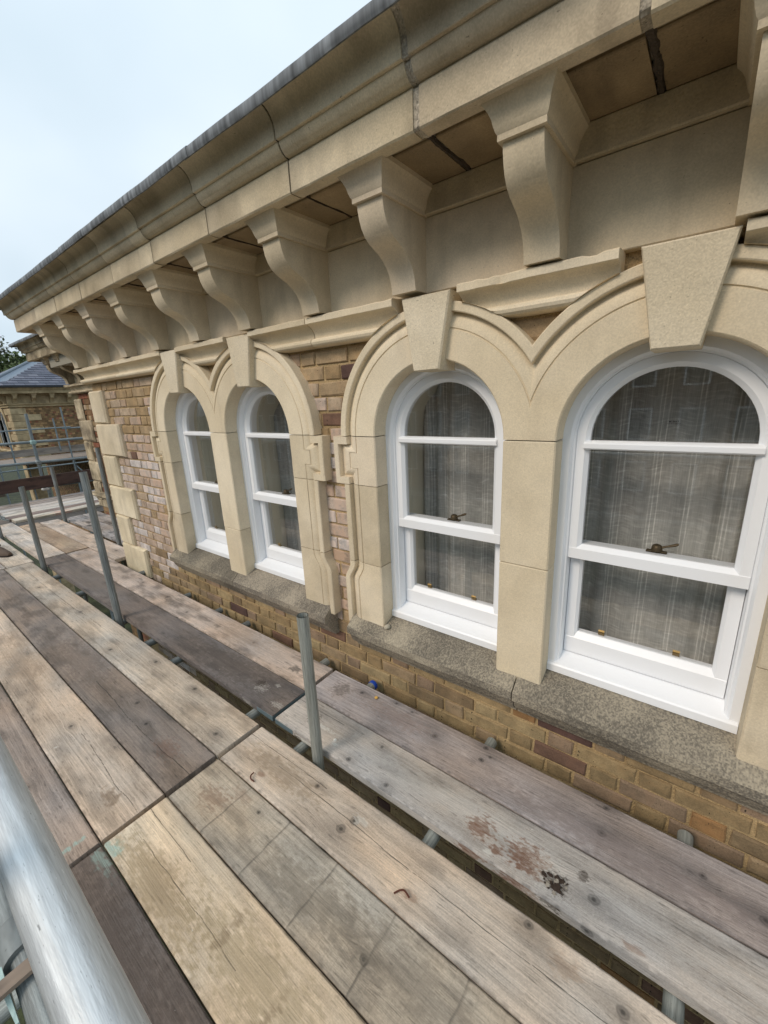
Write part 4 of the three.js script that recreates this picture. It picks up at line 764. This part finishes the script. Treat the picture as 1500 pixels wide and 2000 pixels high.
{
  const t = thing('mortar_lump', 'dark crusty lump stuck on the silver inner board', 'mortar lump'), mm = [std({ color: S(58, 46, 38), roughness: 1 }), std({ color: S(150, 142, 130), roughness: 1 })];
  for (let k = 0; k < 26; k++) { const a = rnd() * 6.28, d = 0.034 * Math.sqrt(rnd()), r = rr(0.004, 0.011) * (1.2 - d * 18), g = new THREE.IcosahedronGeometry(r, 1), p = g.attributes.position; for (let i = 0; i < p.count; i++) { const q = 0.7 + 0.6 * hash2(Math.round(p.getX(i) * 9e4), Math.round(p.getZ(i) * 9e4) + Math.round(p.getY(i) * 7e4), k); p.setXYZ(i, p.getX(i) * q, p.getY(i) * q * 0.6, p.getZ(i) * q); } const o = mesh('crumb', finish(g, 0.4), mm[k % 4 === 0 ? 1 : 0], t); o.position.set(-0.205 + d * Math.cos(a) * 1.2, r * 0.3, 0.508 + d * Math.sin(a)); }
}
pebble('paint_flake', 'white flake of paint on the silver inner board near the standard', 'paint flake', -1.19, -0.002, 0.50, 0.007, [226, 224, 216], 7);

// ================================================================ BEYOND
// ground
{
  const g = new THREE.PlaneGeometry(700, 700, 1, 1); g.rotateX(-Math.PI / 2); g.translate(0, -7, 0);
  const uv = g.attributes.uv; for (let i = 0; i < uv.count; i++) uv.setXY(i, uv.getX(i) * 350, uv.getY(i) * 350);
  mesh('ground', g, std({ map: texture(512, 512, (u, v) => { const a = fbm(u * 6, v * 6, 401, 5, 6), f = noise(u * 120, v * 120, 402, 120, 120); const k = 0.5 + 0.7 * a + 0.4 * (f - 0.5); return [62 * k, 68 * k, 44 * k]; }), roughness: 1 }), scene, { kind: 'structure' });
}
// far building: the same design, its front turned towards us
{
  const F = thing('far_brick_building', 'brown brick building with a slate hipped roof and stone brackets behind the far scaffold', 'building');
  F.position.set(-19.7, 0, -2.3); F.rotation.y = Math.PI / 2;
  const farStone = std({ map: stoneMap([176, 158, 124], { blotch: 0.25, grain: 0.15, pits: 0.03, stain: 0.4, sd: 700 }), roughness: 0.95 });
  mesh('wall', finish(box(0, 9, -0.32, 2.24, -9, 0, 0.001), 0.3, [0, 0]), M.farBrick, F);
  mesh('wall', finish(box(2.6, 9, -7, -0.33, -9, -2.6, 0.001), 0.3, [0, 0]), M.farBrick, F);          // open loggia under the upper storey
  for (let k = 0; k < 4; k++) mesh('loggia_pier', finish(box(k * 2.3, k * 2.3 + 0.46, -7, -0.33, -0.5, -0.01, 0.01), 0.3), k ? M.farBrick : farStone, F);
  entablature(F, { xc: 0, x1: 9, zf: 0, joints: [], corbels: Array.from({ length: 16 }, (_, k) => 0.21 + k * 0.54), strings: [[-99, 9]], m: { stone: farStone, cornice: farStone }, retn: 9, fine: false, lead: true, sideCorbels: Array.from({ length: 14 }, (_, k) => -0.1 - k * 0.54) });
  const qg = group('quoins', F);
  for (let k = 0; k < 8; k++) { const t = 1.74 - k * 0.23, r = k % 2 ? 0.82 : 0.42; mesh('quoin', finish(box(-0.035, r, t - 0.222, t, k % 2 ? -0.42 : -0.82, 0.035, 0.012), 0.3), farStone, qg); }
  const P = [[-0.01, 0.33], [0.02, 0.335], [0.10, 0.30], [0.10, 0.26], [0.05, 0.22], [0.02, 0.15], [-0.01, 0.15]];
  mesh('plinth_ledge', finish(loft([P.map(([p, y]) => [-p, y - 0.1, -9]), P.map(([p, y]) => [-p, y - 0.1, p]), P.map(([p, y]) => [9, y - 0.1, p])]), 0.4), farStone, F);
  // arched windows on the return, storey below
  const dark = std({ color: S(26, 24, 24), roughness: 0.3 });
  const archWin = (name, ry, x, y0, ys, r, z) => {
    const w = group(name, F), ring = (ri, ro, za, zb) => loft([[0, y0]].concat([]).map(() => []).length ? [[ri, za], [ri, zb], [ro, zb], [ro, za]].map(() => []) && [
      [[ri, za], [ri, zb], [ro, zb], [ro, za]].map(([q, zz]) => [-q, y0, zz]), ...Array.from({ length: 13 }, (_, k) => { const t = Math.PI - Math.PI * k / 12; return [[ri, za], [ri, zb], [ro, zb], [ro, za]].map(([q, zz]) => [q * Math.cos(t), ys + q * Math.sin(t), zz]); }), [[ri, za], [ri, zb], [ro, zb], [ro, za]].map(([q, zz]) => [q, y0, zz])] : []);
    mesh('surround', finish(ring(r, r + 0.19, -0.05, 0.05), 0.4), farStone, w); mesh('frame', finish(ring(r - 0.05, r, -0.05, 0.012), 0.4), M.paint, w);
    const s = new THREE.Shape(); s.moveTo(-r, y0); s.lineTo(r, y0); s.lineTo(r, ys); s.absarc(0, ys, r, 0, Math.PI, false); s.closePath(); const pg = new THREE.ShapeGeometry(s, 16); pg.translate(0, 0, 0.004); mesh('pane', pg, dark, w);
    w.rotation.y = ry; if (ry) w.position.set(0, 0, z); else w.position.set(x, 0, 0);
  };
  for (const z of [-1.35, -2.16, -3.4, -4.2]) archWin('arched_window', -Math.PI / 2, 0, 0.33, 1.345, 0.31, z);
  // hipped slate roof
  const ex = -0.45, ez = 0.42, ey = 2.5, pitch = 0.52, H = 9;
  const rg = group('roof', F);
  mesh('roof_deck', finish(soup([ex, ey, ez, 9, ey, ez, 9, ey + 4.6 * pitch, ez - 4.6, ex, ey, ez, 9, ey + 4.6 * pitch, ez - 4.6, ex + 4.6, ey + 4.6 * pitch, ez - 4.6, ex, ey, ez, ex + 4.6, ey + 4.6 * pitch, ez - 4.6, ex, ey, ez - 9.2, ex, ey, ez - 9.2, ex + 4.6, ey + 4.6 * pitch, ez - 4.6, 9, ey + 4.6 * pitch, ez - 4.6, ex, ey, ez - 9.2, 9, ey + 4.6 * pitch, ez - 4.6, 9, ey, ez - 9.2]), 0.2), M.slate[1], rg);
  const nrm = V3(0, 1, pitch).normalize(), sl = finish(slab(rect(-0.146, 0.146, -0.12, 0.12), 0, 0.02, 0.003, 0.003, 0.003), 0.3, [0, 0]);
  const tilt = -Math.PI / 2 + Math.atan(pitch) * 1 , rest = [];
  let n = 0;
  for (let row = 0; row < 22; row++) for (let k = 0; k < 32; k++) {
    const d = row * 0.17, x = ex + 0.2 + k * 0.30 + (row % 2) * 0.15, y = ey + 0.02 + d * pitch, z = ez - d;
    if (x < ex + d + 0.18 || x > 9) continue;
    if (n < 290 && x < 5.4) { const o = mesh('slate', sl, M.slate[Math.floor(rnd() * 4)], rg); o.position.set(x, y + 0.015, z); o.rotation.x = -Math.PI / 2 + Math.atan(pitch) - 0.10; n++; }
    else { const g = sl.clone(); g.rotateX(-Math.PI / 2 + Math.atan(pitch) - 0.03); g.translate(x, y + 0.015, z); rest.push(g); }
  }
  if (rest.length) mesh('slates', mergeGeometries(rest), M.slate[0], rg, { kind: 'stuff' });
  const hip = (w, up) => { const a = V3(ex, ey + up, ez), b = V3(ex + 4.6, ey + 4.6 * pitch + up, ez - 4.6), L = []; for (const q of [a, b]) L.push([[q.x + w, q.y - w * 0.02, q.z + w * 0.0], [q.x, q.y + 0.05, q.z], [q.x - w * 0.0, q.y - w * 0.02, q.z - w]]); return loft(L); };
  mesh('hip_flashing', finish(hip(0.30, 0.05), 0.3), std({ color: S(150, 160, 172), roughness: 0.6, bumpMap: grainBump, bumpScale: 0.02 }), rg);
  mesh('hip_roll', tubeGeo([ex, ey + 0.12, ez], [ex + 4.6, ey + 4.6 * pitch + 0.12, ez - 4.6], 0.045, 12, false), std({ color: S(120, 130, 140), roughness: 0.6 }), rg);
  mesh('gutter', finish(loft([ex - 0.05, 9].map((x) => [[0.40, 2.50], [0.53, 2.50], [0.53, 2.44], [0.42, 2.43]].map(([z, y]) => [x, y, z]))), 0.3), std({ color: S(34, 36, 40), roughness: 0.5 }), F);
}
// scaffold against the far building
{
  const t = thing('far_scaffold', 'grey tube scaffold with a plank deck standing against the far brown building', 'scaffold');
  const tu = (n, a, b) => mesh(n, tubeGeo(a, b, 0.02415, 10, false), M.tubeFar, t);
  tu('standard', [-17.4, -7, -3.15], [-17.4, 1.70, -3.15]); tu('standard', [-17.4, 0.28, -2.87], [-17.4, 1.35, -2.87]); tu('standard', [-17.4, -7, -1.55], [-17.4, 1.24, -1.62]); tu('standard', [-17.4, -7, -1.2], [-17.4, 1.2, -1.2]);
  tu('guard_rail', [-17.4, 1.04, 1], [-17.4, 1.035, -3.3]); tu('guard_rail', [-17.4, 1.0, -3.05], [-17.4, 0.98, -6]); tu('ledger', [-17.4, -0.2, 1], [-17.4, -0.2, -6]);
  tu('standard', [-18.9, -7, -2.2], [-18.9, 0.0, -2.2]); tu('standard', [-18.9, -7, -3.6], [-18.9, 0.0, -3.6]); tu('brace', [-17.4, -0.3, -3.2], [-17.4, -2.0, -4.4]);
  tu('ledger', [-17.4, -2.2, 1], [-17.4, -2.2, -6]);
  const pm = wood(512, 64, 4, 0.225, { base: [150, 138, 128], sd: 501, flat: true });
  for (let k = 0; k < 9; k++) { const g = boardGeo(7.5, 0.225, 0.038, 510 + k); g.rotateY(Math.PI / 2); g.translate(-17.5 - k * 0.23 - 0.22, 0.0, 1.4); mesh('plank', g, pm, t); const g2 = boardGeo(7.5, 0.225, 0.038, 530 + k); g2.rotateY(Math.PI / 2); g2.translate(-17.5 - k * 0.23 - 0.22, -2.05, 1.4); mesh('plank', g2, pm, t); }
  const tb = boardGeo(7.5, 0.22, 0.038, 550); tb.rotateX(-Math.PI / 2); tb.rotateY(Math.PI / 2); tb.translate(-17.45, 0.2, 1.4); mesh('toe_board', tb, pm, t);
}
// trees
function tree(label, x, z, h, r, cy, nLeaf, nBare, sd, col) {
  const t = thing('broadleaf_tree', label, 'tree'); seed = sd; t.position.set(x, -7, z);
  const bark = std({ color: S(76, 66, 56), roughness: 1 }), tips = [], br = [];
  const limb = (a, d, len, rad, lv) => {
    const pts = [a.clone()]; let p = a.clone(), q = d.clone();
    for (let i = 0; i < 4; i++) { q.add(V3(rr(-0.25, 0.25), rr(-0.05, 0.22), rr(-0.25, 0.25))).normalize(); p = p.clone().addScaledVector(q, len / 4); pts.push(p.clone()); }
    const secs = pts.map((c, i) => { const rd = rad * (1 - 0.18 * i), u = V3(1, 0, 0.3).cross(d).normalize(), w = u.clone().cross(d).normalize(); return Array.from({ length: 6 }, (_, k) => { const al = k * Math.PI / 3; return [c.x + rd * (u.x * Math.cos(al) + w.x * Math.sin(al)), c.y + rd * (u.y * Math.cos(al) + w.y * Math.sin(al)), c.z + rd * (u.z * Math.cos(al) + w.z * Math.sin(al))]; }); });
    br.push(finish(loft(secs), 0.8));
    if (lv > 3) { tips.push(p); return; }
    if (lv > 1) tips.push(p);
    const n = lv === 0 ? 6 : 3; for (let i = 0; i < n; i++) { const at = pts[lv === 0 ? 2 + (i % 3) : 2 + (i % 3)]; const nd = q.clone().add(V3(rr(-1, 1), rr(-0.3, 0.6), rr(-1, 1)).multiplyScalar(0.95)).normalize(); limb(at, nd, len * rr(0.55, 0.75), rad * 0.5, lv + 1); }
  };
  limb(V3(0, 0, 0), V3(0, 1, 0), h * 0.55, 0.32, 0);
  mesh('trunk', mergeGeometries(br), bark, t);
  const pos = [], colr = [], nor = [];
  const tips2 = tips.filter((_, i) => true);
  for (let i = 0; i < nLeaf; i++) {
    const q = V3();
    if (r > 0 && i % 3) {                                            // leaf clumps through a lumpy crown
      const dir = V3(rr(-1, 1), rr(-0.8, 1), rr(-1, 1)).normalize(), lump = 0.78 + 0.42 * fbm(dir.x * 2.4 + 5, dir.y * 2.4 + dir.z * 2.4 + 5, sd, 3), rad = Math.pow(rnd(), 0.42) * lump;
      q.set(dir.x * r * rad, cy + dir.y * r * 0.82 * rad, dir.z * r * rad);
      if (noise(q.x * 1.1 + 40, q.y * 1.1 + q.z * 0.9 + 40, sd + 1) < 0.33) continue;
    } else { const c0 = tips2[Math.floor(rnd() * tips2.length)]; q.copy(c0).add(V3(rr(-1, 1), rr(-1, 1), rr(-1, 1)).normalize().multiplyScalar(0.75 * Math.pow(rnd(), 0.5))); }
    const c = q;
    const s = rr(0.10, 0.24), u = V3(rr(-1, 1), rr(-1, 1), rr(-1, 1)).normalize(), w = u.clone().cross(V3(rr(-1, 1), 1, rr(-1, 1))).normalize(), n = u.clone().cross(w);
    const A = q.clone().addScaledVector(u, s), B = q.clone().addScaledVector(w, s * 0.55), C = q.clone().addScaledVector(u, -s), D = q.clone().addScaledVector(w, -s * 0.55);
    const k = rr(0.6, 1.3) * (0.8 + 0.4 * noise(c.x * 0.7, c.y * 0.7, 3));
    for (const P of [A, B, C, A, C, D]) { pos.push(P.x, P.y, P.z); nor.push(n.x, n.y, n.z); colr.push(col[0] * k, col[1] * k, col[2] * k); }
  }
  const g = new THREE.BufferGeometry(); g.setAttribute('position', new THREE.Float32BufferAttribute(pos, 3)); g.setAttribute('normal', new THREE.Float32BufferAttribute(nor, 3)); g.setAttribute('color', new THREE.Float32BufferAttribute(colr, 3));
  mesh('crown', g, new THREE.MeshPhysicalMaterial({ vertexColors: true, roughness: 0.9, transmission: 0.12, thickness: 0, side: THREE.DoubleSide }), t);
}
tree('green leafy tree rising behind the slate roof at the far left', -46, -8.9, 8.6, 3.9, 10.0, 60000, 0, 777, [0.075, 0.105, 0.03]);
tree('half bare tree at the left edge of the picture behind the slate roof', -60, -7.5, 13, 0, 0, 5000, 0, 991, [0.07, 0.08, 0.04]);

// terrace across the street, seen only as a reflection in the glass
{
  const wallM = [std({ map: M.farBrick.map, color: S(200, 180, 170), roughness: 1 }), std({ map: M.farBrick.map, color: S(230, 210, 190), roughness: 1 })], win = std({ color: S(40, 44, 50), roughness: 0.15 });
  const lab = ['brick house across the street, reflected in the second window', 'brick house across the street, reflected in the third window', 'brick house across the street with a wide front, reflected in the nearest window', 'brick house across the street at the end of the row'];
  [[-46, -30], [-29.9, -14], [-13.9, 4], [4.1, 22]].forEach(([x0, x1], i) => {
    const t = thing('terraced_house', lab[i], 'house'); const y1 = 4.5 + i % 2 * 0.6, z0 = 30 + (i % 2) * 1.2;
    mesh('wall', finish(box(x0, x1, -7, y1, z0, z0 + 9, 0.002), 0.3, [0, 0]), wallM[i % 2], t);
    mesh('roof', finish(loft([x0 - 0.2, x1 + 0.2].map((x) => [[x, y1, z0 - 0.4], [x, y1 + 3.4, z0 + 4.5], [x, y1, z0 + 9.4]])), 0.2), M.slate[i], t);
    mesh('chimney', finish(box(x0 + 2, x0 + 3.2, y1 + 1, y1 + 5, z0 + 3.6, z0 + 4.8), 0.3), wallM[1], t);
    for (let x = x0 + 1.6; x < x1 - 1.4; x += 2.7) for (const y of [-5.2, -1.8, 1.5]) { const f = group('window', t); mesh('frame', finish(slab(rect(x - 0.1, x + 1.2, y - 0.1, y + 1.9), 0.05, -0.04, 0.01, 0.01), 0.3).translate(0, 0, z0), M.paint, f); mesh('pane', finish(slab(rect(x, x + 1.1, y, y + 1.8), 0.02, -0.05, 0.01, 0.01), 0.3).translate(0, 0, z0), win, f); }
  });
}
renderer.render(scene, camera);
